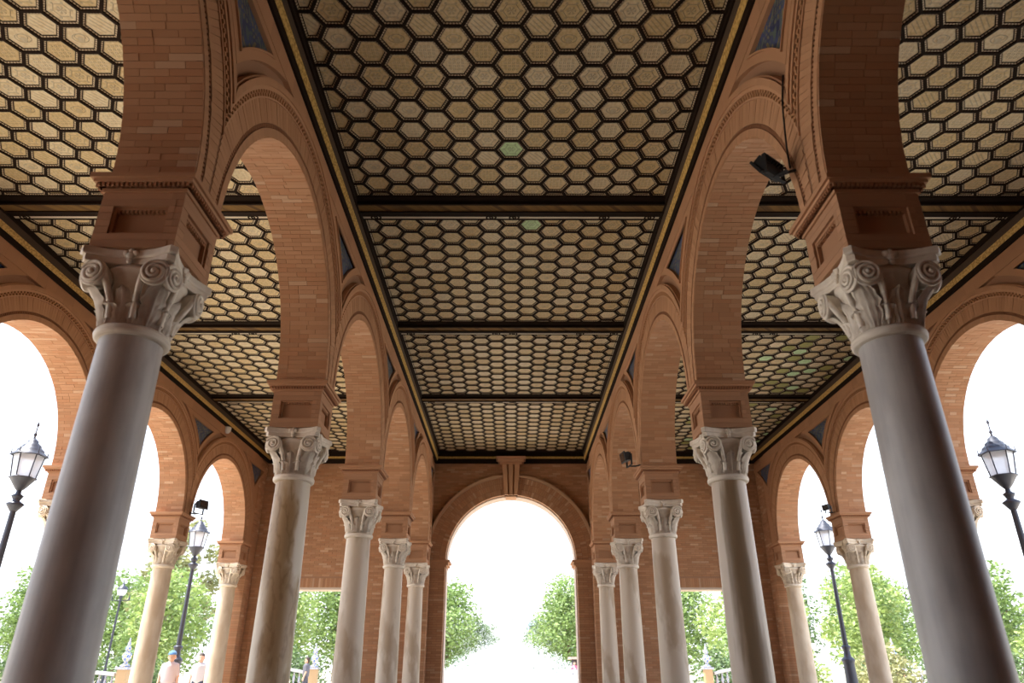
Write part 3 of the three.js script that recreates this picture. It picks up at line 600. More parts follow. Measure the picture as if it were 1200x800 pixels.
// beams across, at every pair of columns, and cornices along the walls
let trimN = 0;
const trim = (label) => { const g = new THREE.Group(); g.name = 'trim_' + (++trimN); tag(g, label, 'ceiling trim', undefined, 'structure'); scene.add(g); return g; };
function uvX(g, s) { const p = g.attributes.position, u = g.attributes.uv; for (let i = 0; i < p.count; i++) u.setXY(i, (p.getX(i) + p.getZ(i)) * s, (p.getY(i)) * 4); return g; }
for (let k = 1; k <= 4; k++) for (const [x, nm] of [[0, 'nave'], [-XA, 'aisle with the unstained coffers'], [XA, 'aisle with the stained coffers']]) {
  const g = trim('dark and gold ceiling beam across the ' + nm + ', at the ' + ['', 'fifth', 'fourth', 'third', 'second'][k] + ' columns from the end wall'); g.position.set(x, HC, -zc(k));
  part('gold_strip', uvX(boxG(-2.25, 2.25, -0.035, 0.06, -0.085, 0.085), 0.6), M.bronze, g);
  part('fillet', merge([boxG(-2.25, 2.25, -0.055, 0.06, -0.115, -0.085), boxG(-2.25, 2.25, -0.055, 0.06, 0.085, 0.115)]), M.darkWood, g);
}
const prof = (pts) => { const s = new THREE.Shape(); pts.forEach(([x, y], i) => i ? s.lineTo(x, y) : s.moveTo(x, y)); s.closePath(); return s; };
function cornice(xw, dir, label) {                      // xw: wall face, dir: +1 projects towards +x
  const g = trim(label); g.position.set(xw, WTOP, 0);
  const len = ZW + 1.6, ex = (pts) => { const e = new THREE.ExtrudeGeometry(prof(pts.map(([x, y]) => [x * dir, y])), { depth: len, bevelEnabled: false }); e.translate(0, 0, -ZW); return e; };
  part('dark_moulding', merge([ex([[-0.02, 0], [0.03, 0.0], [0.04, 0.085], [-0.02, 0.085]])]), M.darkWood, g);
  part('gold_band', uvX(merge([ex([[-0.02, 0.085], [0.045, 0.085], [0.075, 0.165], [-0.02, 0.165]])]), 0.8), M.gold, g);
  part('brown_cove', ex([[-0.02, 0.165], [0.068, 0.165], [0.09, 0.27], [-0.02, 0.27]]), M.brownWood, g);
  part('top_moulding', ex([[-0.02, 0.27], [0.115, 0.27], [0.125, 0.36], [-0.02, 0.36]]), M.darkWood, g);
}
cornice(-XI + HALF, 1, 'gilded cornice above the inner arcade without lamps, nave side');
cornice(XI - HALF, -1, 'gilded cornice above the inner arcade with floodlights, nave side');
cornice(-XI - HALF, -1, 'gilded cornice above the inner arcade without lamps, aisle side');
cornice(XI + HALF, 1, 'gilded cornice above the inner arcade with floodlights, aisle side');
cornice(-XO + HALF, 1, 'gilded cornice above the outer arcade with the tiny white camera');
cornice(XO - HALF, -1, 'gilded cornice above the outer arcade beside the stained coffers');
for (const [x, nm] of [[0, 'nave end of the ceiling above the keystone'], [-XA, 'end wall in the aisle with unstained coffers'], [XA, 'end wall in the aisle with stained coffers']]) {
  const g = trim('gilded cornice along the ' + nm); g.position.set(x, WTOP, -ZW);
  const w = x ? 2.27 : 2.31;
  part('dark_moulding', merge([boxG(-w, w, 0.0, 0.14, -0.02, 0.06), boxG(-w, w, 0.2, 0.36, -0.02, 0.16)]), M.darkWood, g); part('gold_band', uvX(boxG(-w, w, 0.14, 0.2, -0.02, 0.10), 0.8), M.gold, g);
}

// ---------------------------------------------------------------- small fittings on the walls
M.black = std(lin(0.012, 0.012, 0.013), 0.5);
M.lens = new THREE.MeshPhysicalMaterial({ color: lin(0.02, 0.022, 0.025), roughness: 0.15, clearcoat: 0.3 });
function floodlight(pos, turn, tilt, s, label, toWall) {
  const g = thing('floodlight', label, 'floodlight', pos, turn, 'floodlights on the imposts'); g.scale.setScalar(s);
  const h = part('housing', merge([boxG(-0.13, 0.13, -0.09, 0.09, 0.02, 0.12), boxG(-0.15, 0.15, -0.11, 0.11, 0.12, 0.15), ...[-0.09, -0.045, 0, 0.045, 0.09].map((x) => boxG(x - 0.008, x + 0.008, -0.08, 0.08, -0.03, 0.03))]), M.black, g);
  h.position.set(0, 0.22, 0.1); h.rotation.x = tilt;
  const w = V(toWall / s, 0.04, 0).applyAxisAngle(V(0, 1, 0), -turn); part('arm', new THREE.TubeGeometry(new THREE.CatmullRomCurve3([V(0, 0.006, 0.06), w.clone().multiplyScalar(0.5), w]), 10, 0.016, 8), M.black, g);
  const l = part('glass', boxG(-0.125, 0.125, -0.085, 0.085, 0.15, 0.156), M.lens, h); void l;
  part('bracket', merge([boxG(-0.165, -0.15, 0.02, 0.25, 0.08, 0.12), boxG(0.15, 0.165, 0.02, 0.25, 0.08, 0.12), boxG(-0.165, 0.165, 0.005, 0.02, 0.08, 0.12), boxG(-0.03, 0.03, 0, 0.012, -0.05, 0.12)]), M.black, g);
  return g;
}
floodlight([XI - 0.44, IMPT + 0.38, -zc(1) - 0.12], -2.5, 0.5, 0.75, 'black floodlight on a wall arm above the impost of a smooth grey column', 0.10);
floodlight([XI - 0.45, IMPT + 0.02, -zc(3) + 0.2], -1.4, 0.2, 0.8, 'small black floodlight above the impost of a pale inner column', 0.12);
floodlight([-XO + 0.44, IMPT + 0.03, -zc(4) - 0.12], 1.2, -0.1, 0.9, 'black floodlight above the outer impost near the tiny white camera', -0.12);
floodlight([XO - 0.43, IMPT + 0.02, -zc(4) + 0.1], -1.2, 0.2, 0.6, 'small black floodlight above the outer impost beside the stained coffers', 0.10);
single('cable', new THREE.TubeGeometry(new THREE.CatmullRomCurve3([V(XI - 0.37, IMPT + 0.45, -zc(1) - 0.14), V(XI - 0.37, IMPT + 0.62, -zc(1) - 0.13), V(XI - 0.37, IMPT + 0.8, -zc(1) - 0.1), V(XI - 0.37, IMPT + 1.05, -zc(1) - 0.04), V(XI - 0.34, IMPT + 1.3, -zc(1))]), 24, 0.008, 6), M.black, 'thin black cable running up the brick arch from the floodlight', 'cable');
{
  const g = thing('security_camera', 'tiny white camera under the cornice of the outer arcade', 'camera', [-XO + HALF + 0.04, WTOP - 0.09, -zc(4) - 1.35]);
  part('dome', new THREE.SphereGeometry(0.075, 16, 10, 0, tau, Math.PI / 2, Math.PI / 2), std(lin(0.8, 0.8, 0.8), 0.3), g); part('mount', new THREE.CylinderGeometry(0.085, 0.085, 0.09, 16).translate(0, 0.045, 0), std(lin(0.8, 0.8, 0.78), 0.4), g);
}

// ---------------------------------------------------------------- street lamps
M.iron = std(lin(0.05, 0.054, 0.07), 0.45, { metalness: 0.4 });
M.milk = new THREE.MeshPhysicalMaterial({ color: lin(0.95, 0.97, 1.0), roughness: 0.5, transmission: 0.8, thickness: 0 });
function makeLamp() {
  const g = new THREE.Group(); g.name = 'street_lamp';
  const lathe = (a, n = 20) => new THREE.LatheGeometry(a.map(([r, y]) => new THREE.Vector2(r, y)), n);
  part('pedestal', lathe([[0, 0], [0.26, 0], [0.26, 0.10], [0.20, 0.16], [0.17, 0.7], [0.15, 1.35], [0.17, 1.42], [0.19, 1.46], [0.17, 1.50], [0.10, 1.56], [0.085, 1.72], [0.12, 1.78], [0.13, 1.82], [0.1, 1.86], [0, 1.86]], 10), M.iron, g);
  part('post', lathe([[0.075, 1.85], [0.065, 2.6], [0.05, 4.13], [0, 4.13]], 14), M.iron, g);
  part('collar', lathe([[0, 4.0], [0.06, 4.0], [0.13, 4.1], [0.16, 4.14], [0.1, 4.18], [0.06, 4.21], [0.09, 4.27], [0.11, 4.30], [0.05, 4.34], [0.04, 4.42], [0, 4.42]], 12), M.iron, g);
  const lan = part('lantern', lathe([[0.03, 4.38], [0.1, 4.46], [0.21, 4.62], [0.245, 4.64], [0.245, 4.66], [0, 4.66]], 6), M.iron, g);
  for (let k = 0; k < 6; k++) {
    const a = (k + 0.5) * Math.PI / 3, a0 = k * Math.PI / 3, s = new Soup(), P = (r, y, q) => V(Math.sin(q) * r, y, Math.cos(q) * r), b0 = 0.205, b1 = 0.265;
    s.hexa([P(b0, 4.665, a0), P(b0, 4.665, a0 + Math.PI / 3), P(b0 - 0.012, 4.665, a0 + Math.PI / 3), P(b0 - 0.012, 4.665, a0), P(b1, 5.10, a0), P(b1, 5.10, a0 + Math.PI / 3), P(b1 - 0.012, 5.10, a0 + Math.PI / 3), P(b1 - 0.012, 5.10, a0)], [1, 1, 1]); void a;
    part('pane', s.geo(), M.milk, lan);
    const c = new THREE.CylinderGeometry(0.012, 0.012, 0.44, 6), bar = part('bar', c, M.iron, lan); bar.position.copy(P(0.24, 4.88, a0)); bar.lookAt(P(0.3, 5.33, a0)); bar.quaternion.setFromUnitVectors(V(0, 1, 0), P(b1, 5.10, a0).sub(P(b0, 4.665, a0)).normalize());
    const sp = part('spike', new THREE.ConeGeometry(0.012, 0.16, 6), M.iron, lan); sp.position.copy(P(0.31, 5.2, a0));
  }
  part('roof', lathe([[0.335, 5.09], [0.335, 5.105], [0.24, 5.19], [0.235, 5.22], [0.17, 5.28], [0.165, 5.31], [0.10, 5.37], [0.09, 5.41], [0.03, 5.46], [0, 5.46]], 6), M.iron, lan);
  part('finial', lathe([[0.03, 5.44], [0.015, 5.5], [0.035, 5.54], [0.012, 5.58], [0.01, 5.7], [0.028, 5.74], [0.006, 5.80], [0, 5.9]], 8), M.iron, lan);
  return g;
}
const lampA = makeLamp();
function lamp(x, z, label, s = 1) { const l = lampA.clone(); l.name = numbered('street_lamp'); l.position.set(x, 0, -z); l.scale.setScalar(s); tag(l, label, 'street lamp', 'iron lamps around the porch'); scene.add(l); }
lamp(-9.62, 13.8, 'iron lantern lamp post outside the outer arcade that has the white camera', 1.0);
lamp(9.6, 13.6, 'iron lantern lamp post outside the outer arcade beside the stained coffers', 1.0);
lamp(-9.75, 22.6, 'iron lantern lamp post just past the end wall, near the walking people', 1.0);
lamp(9.75, 22.4, 'iron lantern lamp post just past the end wall, near the yellow-green bush', 1.0);
function globeLamp(x, z, label) {
  const g = thing('globe_lamp', label, 'street lamp', [x, 0, -z], 0, 'slender lamps at the canal');
  const lathe = (a, n = 16) => new THREE.LatheGeometry(a.map(([r, y]) => new THREE.Vector2(r, y)), n);
  part('post', lathe([[0.15, 0], [0.15, 0.25], [0.08, 0.4], [0.07, 1.2], [0.05, 1.3], [0.045, 4.2], [0.09, 4.26], [0.06, 4.34], [0, 4.34]]), M.iron, g);
  part('globe', new THREE.SphereGeometry(0.21, 16, 12).translate(0, 4.52, 0), M.milk, g);
  part('cap', lathe([[0.24, 4.6], [0.2, 4.7], [0.08, 4.78], [0.02, 4.92], [0, 4.98]]), M.iron, g);
  part('bracket', merge([boxG(-0.4, 0.4, 4.1, 4.13, -0.015, 0.015), ...[-0.4, 0.4].map((d) => new THREE.ConeGeometry(0.05, 0.3, 8).translate(d, 4.28, 0))]), M.iron, g);
}
globeLamp(-18.2, 35, 'slender iron globe lamp rising behind the ceramic finial, near the eucalyptus');
globeLamp(18.6, 34.5, 'slender iron globe lamp rising behind the ceramic balustrade, near the grove');

// ---------------------------------------------------------------- ceramic balustrades with finials
const ceramicTex = colourTex(128, 128, (u, v) => { const s = Math.sin(u * 50) * Math.sin(v * 44 + 2 * Math.sin(u * 25)); return s > 0.25 ? [0.25, 0.38, 0.66] : s < -0.6 ? [0.80, 0.66, 0.30] : [0.70, 0.71, 0.73]; }, true);
M.ceramic = std(lin(1, 1, 1), 0.25, { map: ceramicTex }); M.ochre = std(lin(0.38, 0.25, 0.13), 0.6); M.whiteStone = std(lin(0.72, 0.70, 0.68), 0.6);
const finialGeo = new THREE.LatheGeometry([[0, 0], [0.2, 0], [0.2, 0.06], [0.1, 0.12], [0.08, 0.2], [0.17, 0.32], [0.2, 0.42], [0.16, 0.52], [0.07, 0.58], [0.07, 0.62], [0.13, 0.68], [0.1, 0.76], [0.05, 0.84], [0.07, 0.9], [0.03, 1.0], [0.035, 1.06], [0, 1.15]].map(([r, y]) => new THREE.Vector2(r, y)), 20);
function finialPost(x, z, label, group) {
  const g = thing('finial_post', label, 'finial', [x, 0, -z], 0, group);
  part('pedestal', merge([boxG(-0.26, 0.26, 0, 0.15, -0.26, 0.26), boxG(-0.2, 0.2, 0.15, 1.2, -0.2, 0.2)]), M.ochre, g);
  part('cap', boxG(-0.27, 0.27, 1.2, 1.3, -0.27, 0.27), M.ceramic, g);
  part('finial', finialGeo.clone().translate(0, 1.3, 0), M.ceramic, g);
}
const balGeo = new THREE.LatheGeometry([[0, 0], [0.06, 0], [0.05, 0.05], [0.035, 0.1], [0.07, 0.25], [0.06, 0.35], [0.03, 0.5], [0.055, 0.56], [0, 0.6]].map(([r, y]) => new THREE.Vector2(r, y)), 10);
function balustrade(x0, x1, z, rise, label, group) {
  const g = thing('balustrade', label, 'balustrade', [(x0 + x1) / 2, 0, -z], 0, group), L = Math.abs(x1 - x0), n = Math.floor(L / 0.26);
  const yAt = (t) => rise * Math.sin(Math.PI * Math.min(1, Math.max(0, t)));
  const rail = (y0, h, d) => { const s = new Soup(), m = 24; for (let i = 0; i < m; i++) { const a = i / m, b = (i + 1) / m, xa = -L / 2 + a * L, xb = -L / 2 + b * L; s.hexa([V(xa, y0 + yAt(a), d), V(xb, y0 + yAt(b), d), V(xb, y0 + yAt(b), -d), V(xa, y0 + yAt(a), -d), V(xa, y0 + h + yAt(a), d), V(xb, y0 + h + yAt(b), d), V(xb, y0 + h + yAt(b), -d), V(xa, y0 + h + yAt(a), -d)], [0.42, 0.41, 0.40]); } return s.geo(); };
  part('plinth', rail(0, 0.35, 0.14), M.brickSoup, g); part('rail', rail(0.95, 0.13, 0.15), M.brickSoup, g);
  for (let i = 0; i < n; i++) { const t = (i + 0.5) / n, b = part('baluster', balGeo, M.ceramic, g); b.position.set(-L / 2 + t * L, 0.35 + yAt(t), 0); }
}
for (const s of [-1, 1]) {
  finialPost(s * 16.1, 32.5, 'tall blue and white ceramic finial on ochre post at the wider bridge end', 'ceramic finials at the wide bridges');
  finialPost(s * 10.1, 40, 'blue and white ceramic finial on post, seen through the end wall opening', 'ceramic finials beyond the end wall openings');
  balustrade(s * 16.4, s * 19.6, 32.5, 0.10, 'blue and white ceramic balustrade beside the tall ceramic finial', 'ceramic balustrades at the wide bridges');
  balustrade(s * 10.4, s * 13.4, 40, 0.22, 'arched ceramic balustrade seen through the end wall opening', 'ceramic balustrades beyond the end wall openings');
}

// ---------------------------------------------------------------- trees and shrubs
const leafMat = (r, g, b) => new THREE.MeshPhysicalMaterial({ color: lin(r, g, b), roughness: 0.9, transmission: 0.35, thickness: 0, side: THREE.DoubleSide, vertexColors: true });
M.leafA = leafMat(0.225, 0.33, 0.105); M.leafB = leafMat(0.30, 0.40, 0.13); M.leafC = leafMat(0.14, 0.22, 0.09); M.leafD = leafMat(0.32, 0.33, 0.16); M.bark = std(lin(0.20, 0.15, 0.10), 0.95); M.barkPale = std(lin(0.45, 0.38, 0.30), 0.95);
function foliageGeo(clumps, n, size, flat = 0.5) {      // leaf sprays scattered through clumps [x, y, z, radius]
  const p = [], c = [], idx = []; const tot = clumps.reduce((s, q) => s + q[3] * q[3], 0);
  for (const [cx, cy, cz, R] of clumps) {
    const k = Math.round(n * R * R / tot);
    for (let i = 0; i < k; i++) {
      const d = V(rr(-1, 1), rr(-1, 1), rr(-1, 1)); if (d.lengthSq() > 1 || d.lengthSq() < 0.01) { i--; continue; }
      const r = R * Math.pow(rnd(), 0.35); d.normalize(); const o = V(cx + d.x * r, cy + d.y * r * 0.85, cz + d.z * r);
      const a = V(rr(-1, 1), rr(-1, 1) * flat, rr(-1, 1)).normalize(), b = V(rr(-1, 1), rr(-1, 1), rr(-1, 1)).cross(a).normalize(), s = size * rr(0.6, 1.3), q = p.length / 3, t = rr(0.75, 1.25);
      for (const [u, v] of [[-1, 0], [0, -0.55], [1, 0], [0, 0.55]]) { p.push(o.x + (a.x * u + b.x * v) * s, o.y + (a.y * u + b.y * v) * s, o.z + (a.z * u + b.z * v) * s); c.push(t * rr(0.95, 1.05), t, t * 0.9); }
      idx.push(q, q + 1, q + 2, q, q + 2, q + 3);
    }
  }
  const g = new THREE.BufferGeometry(); g.setAttribute('position', new THREE.Float32BufferAttribute(p, 3)); g.setAttribute('color', new THREE.Float32BufferAttribute(c, 3)); g.setAttribute('uv', new THREE.Float32BufferAttribute(new Float32Array(p.length / 3 * 2), 2)); g.setIndex(idx); g.computeVertexNormals(); return g;
}
function trunkGeo(h, r, branches) {
  const list = [new THREE.TubeGeometry(new THREE.CatmullRomCurve3([V(0, 0, 0), V(rr(-0.1, 0.1), h * 0.4, rr(-0.1, 0.1)), V(rr(-0.3, 0.3), h, rr(-0.3, 0.3))]), 10, r, 7)];
  for (const [x, y, z] of branches) list.push(new THREE.TubeGeometry(new THREE.CatmullRomCurve3([V(0, h * rr(0.45, 0.8), 0), V(x * 0.5, y * 0.72 + h * 0.15, z * 0.5), V(x, y, z)]), 6, r * 0.4, 5));
  return merge(list);
}
function treeProto(h, w, nCl, nLeaf, size, low, sparse) {
  const cl = []; for (let i = 0; i < nCl; i++) { const t = (i + 0.5) / nCl, y = h * (low + (0.93 - low) * t), prof = Math.sqrt(Math.max(0.05, 1 - Math.pow((t - 0.4) / 0.66, 2))), a = i * 2.4 + rr(-0.3, 0.3), d = w * prof * (sparse ? rr(0.3, 0.9) : rr(0.25, 0.7)); cl.push([Math.cos(a) * d, y, Math.sin(a) * d, w * (sparse ? rr(0.22, 0.32) : rr(0.38, 0.55)) * (0.6 + 0.5 * prof)]); }
  return { crown: foliageGeo(cl, nLeaf, size), trunk: trunkGeo(h * 0.8, h * 0.018, cl.filter((_, i) => i % 2 === 0).slice(0, 7).map((q) => [q[0], q[1], q[2]])) };
}
const T = {
  round: [treeProto(10, 4.2, 13, 7500, 0.2, 0.2), treeProto(10, 4.6, 15, 7500, 0.2, 0.18)],
  young: [treeProto(8, 2.7, 11, 3200, 0.2, 0.2), treeProto(8, 3.0, 11, 3200, 0.2, 0.25)],
  tall: [treeProto(14, 4.2, 17, 3600, 0.24, 0.35, true)],
  bush: [treeProto(1.9, 1.6, 8, 1800, 0.12, 0.15)],
};
function tree(kind, v, x, z, s, mat, label, group, bark = M.bark, cat = 'tree') {
  const name = kind === 'bush' ? 'bush' : kind === 'tall' ? 'eucalyptus_tree' : kind === 'young' ? 'young_tree' : 'leafy_tree';
  const t = T[kind][v % T[kind].length], g = thing(name, label, cat, [x, 0, -z], rr(0, 6), group); g.scale.set(s * rr(0.95, 1.05), s, s * rr(0.95, 1.05));
  part('crown', t.crown, mat, g, 'stuff'); part('trunk', t.trunk, bark, g); return g;
}
for (const s of [-1, 1]) {
  const where = s < 0 ? 'the outer arcade with the white camera' : 'the outer arcade beside the stained coffers', gr = s < 0 ? ' on the walkers side' : ' on the bush side';
  for (let i = 0; i < 7; i++) tree('round', i, s * (20 + i * 9.6 + rr(-0.8, 0.8)), 64 + rr(-2, 2), rr(0.86, 1.0), i % 3 ? M.leafA : M.leafB, 'broad leafy green tree in the park beyond ' + where, 'park trees' + gr);
  for (let i = 0; i < 7; i++) tree('young', i, s * (16 + i * 6.6 + rr(-0.6, 0.6)), 49 + rr(-1, 1), rr(0.78, 0.95), i % 2 ? M.leafB : M.leafA, 'young light green tree with pale trunk beyond ' + where, 'young trees' + gr, M.barkPale);
  for (let i = 0; i < 8; i++) tree('round', i + 1, s * (19 + i * 12.2 + rr(-1, 1)), 88 + rr(-3, 3), rr(1.05, 1.2), i % 2 ? M.leafC : M.leafA, 'tall dark green tree in the back row beyond ' + where, 'back row of park trees' + gr);
for (const [z0, n] of [[43, 10], [54.5, 12]]) for (let i = 0; i < n; i++) tree('bush', 0, s * (z0 * 0.365 + i * 4.9 + rr(-0.2, 0.2)), z0 + rr(-0.4, 0.4), rr(0.95, 1.08), i % 4 ? M.leafC : M.leafB, (z0 < 50 ? 'low bush in front of young trees beyond ' : 'low bush behind young trees beyond ') + where, (z0 < 50 ? 'front bushes' : 'rear bushes') + gr, M.bark, 'bush');
}
for (const s of [-1, 1]) {
  const side = s < 0 ? ' with the long haired person' : ' on the kiosk side';
  tree('young', 0, s * 9.4, 52, 0.9, M.leafA, 'young light green tree seen through the end wall opening' + side, undefined, M.barkPale);
  for (const [x, z] of [[7.6, 45], [12.3, 45.5]]) tree('bush', 0, s * x, z, 1.05, M.leafC, 'low dark bush seen through the end wall opening' + side, 'bushes behind the ceramic posts' + side, M.bark, 'bush');
  tree('bush', 0, s * 4.9, 78, 1.15, M.leafC, 'dark bush under the avenue trees' + (s < 0 ? ' away from the kiosk' : ' beside the kiosk'), undefined, M.bark, 'bush');
}
tree('tall', 0, -33.5, 74, 1.15, M.leafD, 'tall thin olive-green eucalyptus rising behind the iron lamp by the walkers', undefined);
tree('bush', 0, 14.4, 30.5, 0.95, M.leafD, 'rounded yellow-green bush near the iron lamp past the end wall', undefined, M.bark, 'bush');
// the avenue behind the fountain
for (const [x, z, s, k, m] of [[-6.9, 84, 1.02, 'round', M.leafA], [-5.0, 97, 0.72, 'round', M.leafC], [-4.2, 112, 0.72, 'round', M.leafC], [-3.2, 128, 0.62, 'round', M.leafC]]) tree(k, 0, x, z, s, m, 'avenue tree behind the fountain, on the side of the smaller trees', 'avenue trees beside the fountain plume');
for (const [x, z, s, k, m] of [[6.4, 84, 1.05, 'round', M.leafA], [4.3, 97, 0.70, 'round', M.leafC], [7.5, 108, 1.0, 'round', M.leafC], [3.3, 120, 0.62, 'round', M.leafC]]) tree(k, 1, x, z, s, m, 'avenue tree behind the fountain, on the side of the kiosk', 'avenue trees in front of the far tower');

// ---------------------------------------------------------------- far tower, pavilion
{
  const g = thing('tower_building', 'pale blue-grey tower block far behind the fountain', 'building', [4.3, 0, -205]);
  part("wall", boxG(0, 9, 0, 13, -6, 0), std(lin(0.45, 0.55, 0.68), 0.8), g);
  for (let f = 0; f < 4; f++) for (let i = 0; i < 4; i++) { const w = part("window", boxG(0, 1.1, 0, 1.3, 0, 0.08), M.lens, g); w.position.set(0.7 + i * 2.1, 1.4 + f * 3.0, 0); }
  part('roof', boxG(-0.3, 9.3, 13, 13.4, -6.3, 0.3), std(lin(0.5, 0.5, 0.5), 0.8), g);
}
{
  const g = thing('kiosk', 'low dark kiosk with a pale awning under the avenue trees', 'kiosk', [7.3, 0, -72]);
  part('body', boxG(-1.6, 1.6, 0, 2.0, -1.2, 0.4), std(lin(0.06, 0.05, 0.05), 0.8), g); part('awning', boxG(-1.9, 1.9, 2.0, 2.2, -1.4, 1.6), std(lin(0.5, 0.38, 0.32), 0.8), g);
  for (const x of [-1.7, 1.7]) part('post', boxG(x - 0.05, x + 0.05, 0, 2.0, 1.35, 1.45), M.iron, g);
}

// ---------------------------------------------------------------- fountain
{
  const FZ = 58, g = thing('fountain', 'round stone fountain with a tall white plume and foaming dome of water', 'fountain', [0, 0, -FZ]);
  part('basin', new THREE.LatheGeometry([[7.2, 0], [7.2, 0.5], [7.0, 0.55], [6.7, 0.55], [6.7, 0.1], [0, 0.1]].map(([r, y]) => new THREE.Vector2(r, y)), 64), M.whiteStone, g);
  part('water', new THREE.CylinderGeometry(6.7, 6.7, 0.2, 64).translate(0, 0.3, 0), new THREE.MeshPhysicalMaterial({ color: lin(0.75, 0.85, 0.88), roughness: 0.12, transmission: 0.5, thickness: 0.2 }), g);
  const drop = new THREE.IcosahedronGeometry(1, 0), mat = std(lin(0.96, 0.97, 0.98), 0.35), N = 36000, im = new THREE.InstancedMesh(drop, mat, N);
  const m4 = new THREE.Matrix4();
  for (let i = 0; i < N; i++) {
    let x, y, z, s; const t = rnd();
    if (t < 0.30) { y = 9.2 * Math.pow(rnd(), 0.8); const w = (0.14 + 0.075 * (9.2 - y)) * 0.55; x = gauss() * w; z = gauss() * w; s = rr(0.02, 0.05); }
    else if (t < 0.62) { const a = rnd() * tau, q = rnd(), r = 0.3 + 5.2 * q; y = 0.4 + 2.4 * (1 - q * q) * Math.pow(rnd(), 0.8) + Math.abs(gauss()) * 0.25; x = Math.cos(a) * r; z = Math.sin(a) * r; s = rr(0.012, 0.036); }
    else { y = 0.4 + Math.abs(gauss()) * 2.0; const w = 1.5; x = gauss() * w - 0.5; z = gauss() * w; s = rr(0.006, 0.016); }
    im.setMatrixAt(i, m4.makeScale(s, s * 1.3, s).setPosition(x, Math.max(0.42, y), z));
  }
  im.name = 'water_jet'; im.userData = { kind: 'stuff', label: 'white spray and mist' }; im.castShadow = im.receiveShadow = true; g.add(im);
}
function gauss() { return Math.sqrt(-2 * Math.log(1 - rnd() * 0.9999)) * Math.cos(tau * rnd()); }

// ---------------------------------------------------------------- people
function sdfMesh(bones, min, size, res, k = 0.03) {     // tapered capsules joined smoothly, meshed
  const mc = new MarchingCubes(res, new THREE.MeshBasicMaterial(), false, false, 60000); mc.isolation = 0;
  const f = mc.field, h = size / 2;
  for (let z = 0; z < res; z++) for (let y = 0; y < res; y++) for (let x = 0; x < res; x++) {
    const px = min[0] + size * x / res, py = min[1] + size * y / res, pz = min[2] + size * z / res; let d = 9;
    for (const [a, b, ra, rb] of bones) {
      const bx = b[0] - a[0], by = b[1] - a[1], bz = b[2] - a[2], l2 = bx * bx + by * by + bz * bz || 1e-9; let t = ((px - a[0]) * bx + (py - a[1]) * by + (pz - a[2]) * bz) / l2; t = Math.max(0, Math.min(1, t));
      const q = Math.hypot(px - a[0] - bx * t, py - a[1] - by * t, pz - a[2] - bz * t) - (ra + (rb - ra) * t), hh = Math.max(k - Math.abs(d - q), 0) / k; d = Math.min(d, q) - hh * hh * k * 0.25;
    }
    f[x + y * res + z * res * res] = -d;
  }
  mc.update(); const n = mc.count, P = mc.positionArray.slice(0, n * 3), Nn = mc.normalArray.slice(0, n * 3);
  for (let i = 0; i < n; i++) { for (let c = 0; c < 3; c++) P[i * 3 + c] = min[c] + (P[i * 3 + c] + 1) * h; }
  const g = new THREE.BufferGeometry(); g.setAttribute('position', new THREE.Float32BufferAttribute(P, 3)); g.setAttribute('normal', new THREE.Float32BufferAttribute(Nn, 3)); g.setAttribute('uv', new THREE.Float32BufferAttribute(new Float32Array(n * 2), 2)); return g;
}
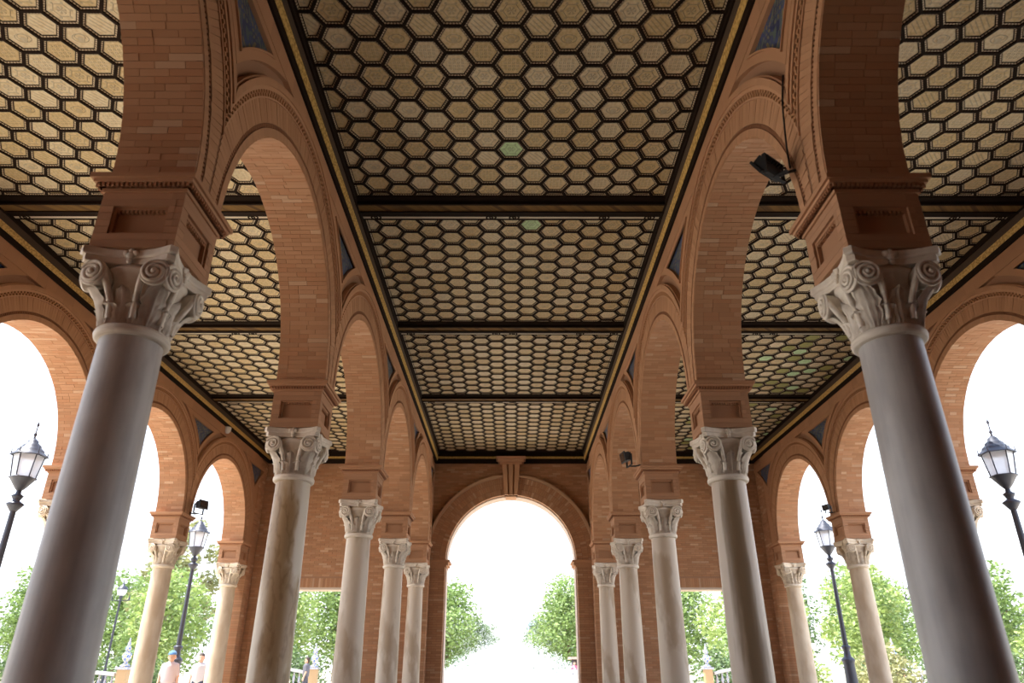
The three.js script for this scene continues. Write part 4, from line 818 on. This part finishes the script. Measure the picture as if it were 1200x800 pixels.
const personGeo = (() => {
  const body = [[[0, 1.60, 0.01], [0, 1.66, 0.0], 0.092, 0.10], [[0, 1.53, 0.035], [0, 1.56, 0.035], 0.055, 0.06], [[0, 1.42, -0.01], [0, 1.55, 0], 0.056, 0.054], [[0, 1.585, 0.10], [0, 1.57, 0.112], 0.016, 0.02], [[-0.095, 1.59, 0], [-0.095, 1.615, 0], 0.02, 0.022], [[0.095, 1.59, 0], [0.095, 1.615, 0], 0.02, 0.022],
    [[0, 1.0, 0], [0, 1.36, 0], 0.13, 0.15]];
  for (const s of [-1, 1]) {
    body.push([[s * 0.17, 1.38, 0], [s * 0.24, 1.12, -0.01], 0.055, 0.042], [[s * 0.24, 1.12, -0.01], [s * 0.25, 0.88, 0.07], 0.042, 0.03], [[s * 0.25, 0.88, 0.07], [s * 0.245, 0.80, 0.09], 0.032, 0.03]);
    for (let k = 0; k < 4; k++) body.push([[s * 0.245, 0.80, 0.065 + k * 0.018], [s * 0.235, 0.725 + Math.abs(k - 1.5) * 0.01, 0.075 + k * 0.018], 0.010, 0.008]);
    body.push([[s * 0.235, 0.83, 0.11], [s * 0.215, 0.775, 0.135], 0.011, 0.009]);
    body.push([[s * 0.09, 0.95, 0], [s * 0.1, 0.5, s * 0.06], 0.085, 0.056], [[s * 0.1, 0.5, s * 0.06], [s * 0.1, 0.09, s * 0.12 - 0.02], 0.052, 0.038], [[s * 0.1, 0.045, s * 0.12 - 0.03], [s * 0.11, 0.035, s * 0.12 + 0.14], 0.042, 0.034]);
  }
  const shirt = [[[0, 0.98, 0], [0, 1.34, 0], 0.155, 0.165], [[-0.12, 1.36, 0], [0.12, 1.36, 0], 0.085, 0.085], [[0, 1.40, -0.005], [0, 1.43, -0.005], 0.08, 0.07]];
  for (const s of [-1, 1]) shirt.push([[s * 0.165, 1.38, 0], [s * 0.225, 1.16, -0.01], 0.072, 0.062], [[s * 0.09, 1.0, 0], [s * 0.09, 1.25, 0], 0.12, 0.11]);
  const trousers = []; for (const s of [-1, 1]) trousers.push([[s * 0.08, 0.93, 0], [s * 0.1, 0.5, s * 0.06], 0.115, 0.078], [[s * 0.1, 0.5, s * 0.06], [s * 0.1, 0.12, s * 0.12 - 0.02], 0.076, 0.062]);
  return { body: sdfMesh(body, [-0.95, -0.03, -0.95], 1.9, 110, 0.025), shirt: sdfMesh(shirt, [-0.4, 0.8, -0.4], 0.8, 48, 0.06), trousers: sdfMesh(trousers, [-0.55, 0.0, -0.55], 1.1, 64, 0.05),
    hair: sdfMesh([[[0, 1.665, -0.02], [0, 1.69, -0.01], 0.105, 0.10], [[0, 1.58, -0.06], [0, 1.66, -0.04], 0.075, 0.08]], [-0.2, 1.48, -0.2], 0.4, 36, 0.03),
    longHair: sdfMesh([[[0, 1.665, -0.02], [0, 1.69, -0.01], 0.108, 0.10], [[0, 1.38, -0.09], [0, 1.62, -0.06], 0.075, 0.10]], [-0.25, 1.28, -0.25], 0.5, 36, 0.04),
    cap: merge([new THREE.SphereGeometry(0.118, 20, 10, 0, tau, 0, Math.PI / 2).scale(1, 1.0, 1.05).translate(0, 1.675, 0), new THREE.CylinderGeometry(0.10, 0.10, 0.012, 20, 1, false, -Math.PI / 2, Math.PI).translate(0, 1.682, 0.075)]) };
})();
M.skin = std(lin(0.55, 0.33, 0.23), 0.6); M.hairDark = std(lin(0.035, 0.02, 0.013), 0.6);
function person(x, z, turn, shirt, trousers, head, label, s = 1, group) {
  const g = thing('person', label, 'person', [x, 0, -z], turn, group); g.scale.setScalar(s);
  part('body', personGeo.body, M.skin, g); part('shirt', personGeo.shirt, std(shirt, 0.85), g); part('trousers', personGeo.trousers, std(trousers, 0.85), g);
  if (head === 'cap') { part('hair', personGeo.hair, M.hairDark, g); part('cap', personGeo.cap, std(lin(0.10, 0.22, 0.42), 0.8), g); } else part('hair', head === 'long' ? personGeo.longHair : personGeo.hair, M.hairDark, g);
}
person(-9.35, 21.4, 0.25, lin(0.50, 0.42, 0.43), lin(0.06, 0.08, 0.16), 'cap', 'person in a pale pink shirt and blue cap outside the outer arcade', 0.95);
person(-9.85, 24.7, 0.1, lin(0.50, 0.46, 0.46), lin(0.05, 0.06, 0.1), 'short', 'dark haired person in a white shirt walking outside by the corner pilaster', 0.95);
person(-9.9, 33.5, 2.6, lin(0.25, 0.09, 0.06), lin(0.08, 0.07, 0.08), 'long', 'person with long dark hair and brown top seen through the end wall opening', 1.05);
person(-9.7, 37.0, -1.4, lin(0.10, 0.10, 0.12), lin(0.06, 0.06, 0.08), 'short', 'person in dark clothes by the ceramic post beyond the end wall', 0.98);
const cols = [lin(0.7, 0.12, 0.2), lin(0.75, 0.35, 0.45), lin(0.2, 0.3, 0.65), lin(0.75, 0.72, 0.7)];
[[5.4, 66, 0], [5.8, 67, 1], [6.2, 66, 2], [6.5, 68, 3], [-6.5, 72, 3]].forEach(([x, z, c], i) => person(x, z, i, cols[c], lin(0.08, 0.08, 0.12), i % 2 ? 'long' : 'short', ['person in a red shirt near the kiosk', 'person in a pink shirt near the kiosk', 'person in a blue shirt near the kiosk', 'person in a white shirt near the kiosk', 'person in a white shirt beyond the fountain, away from the kiosk'][i], 1));

shade(scene);
renderer.render(scene, camera);
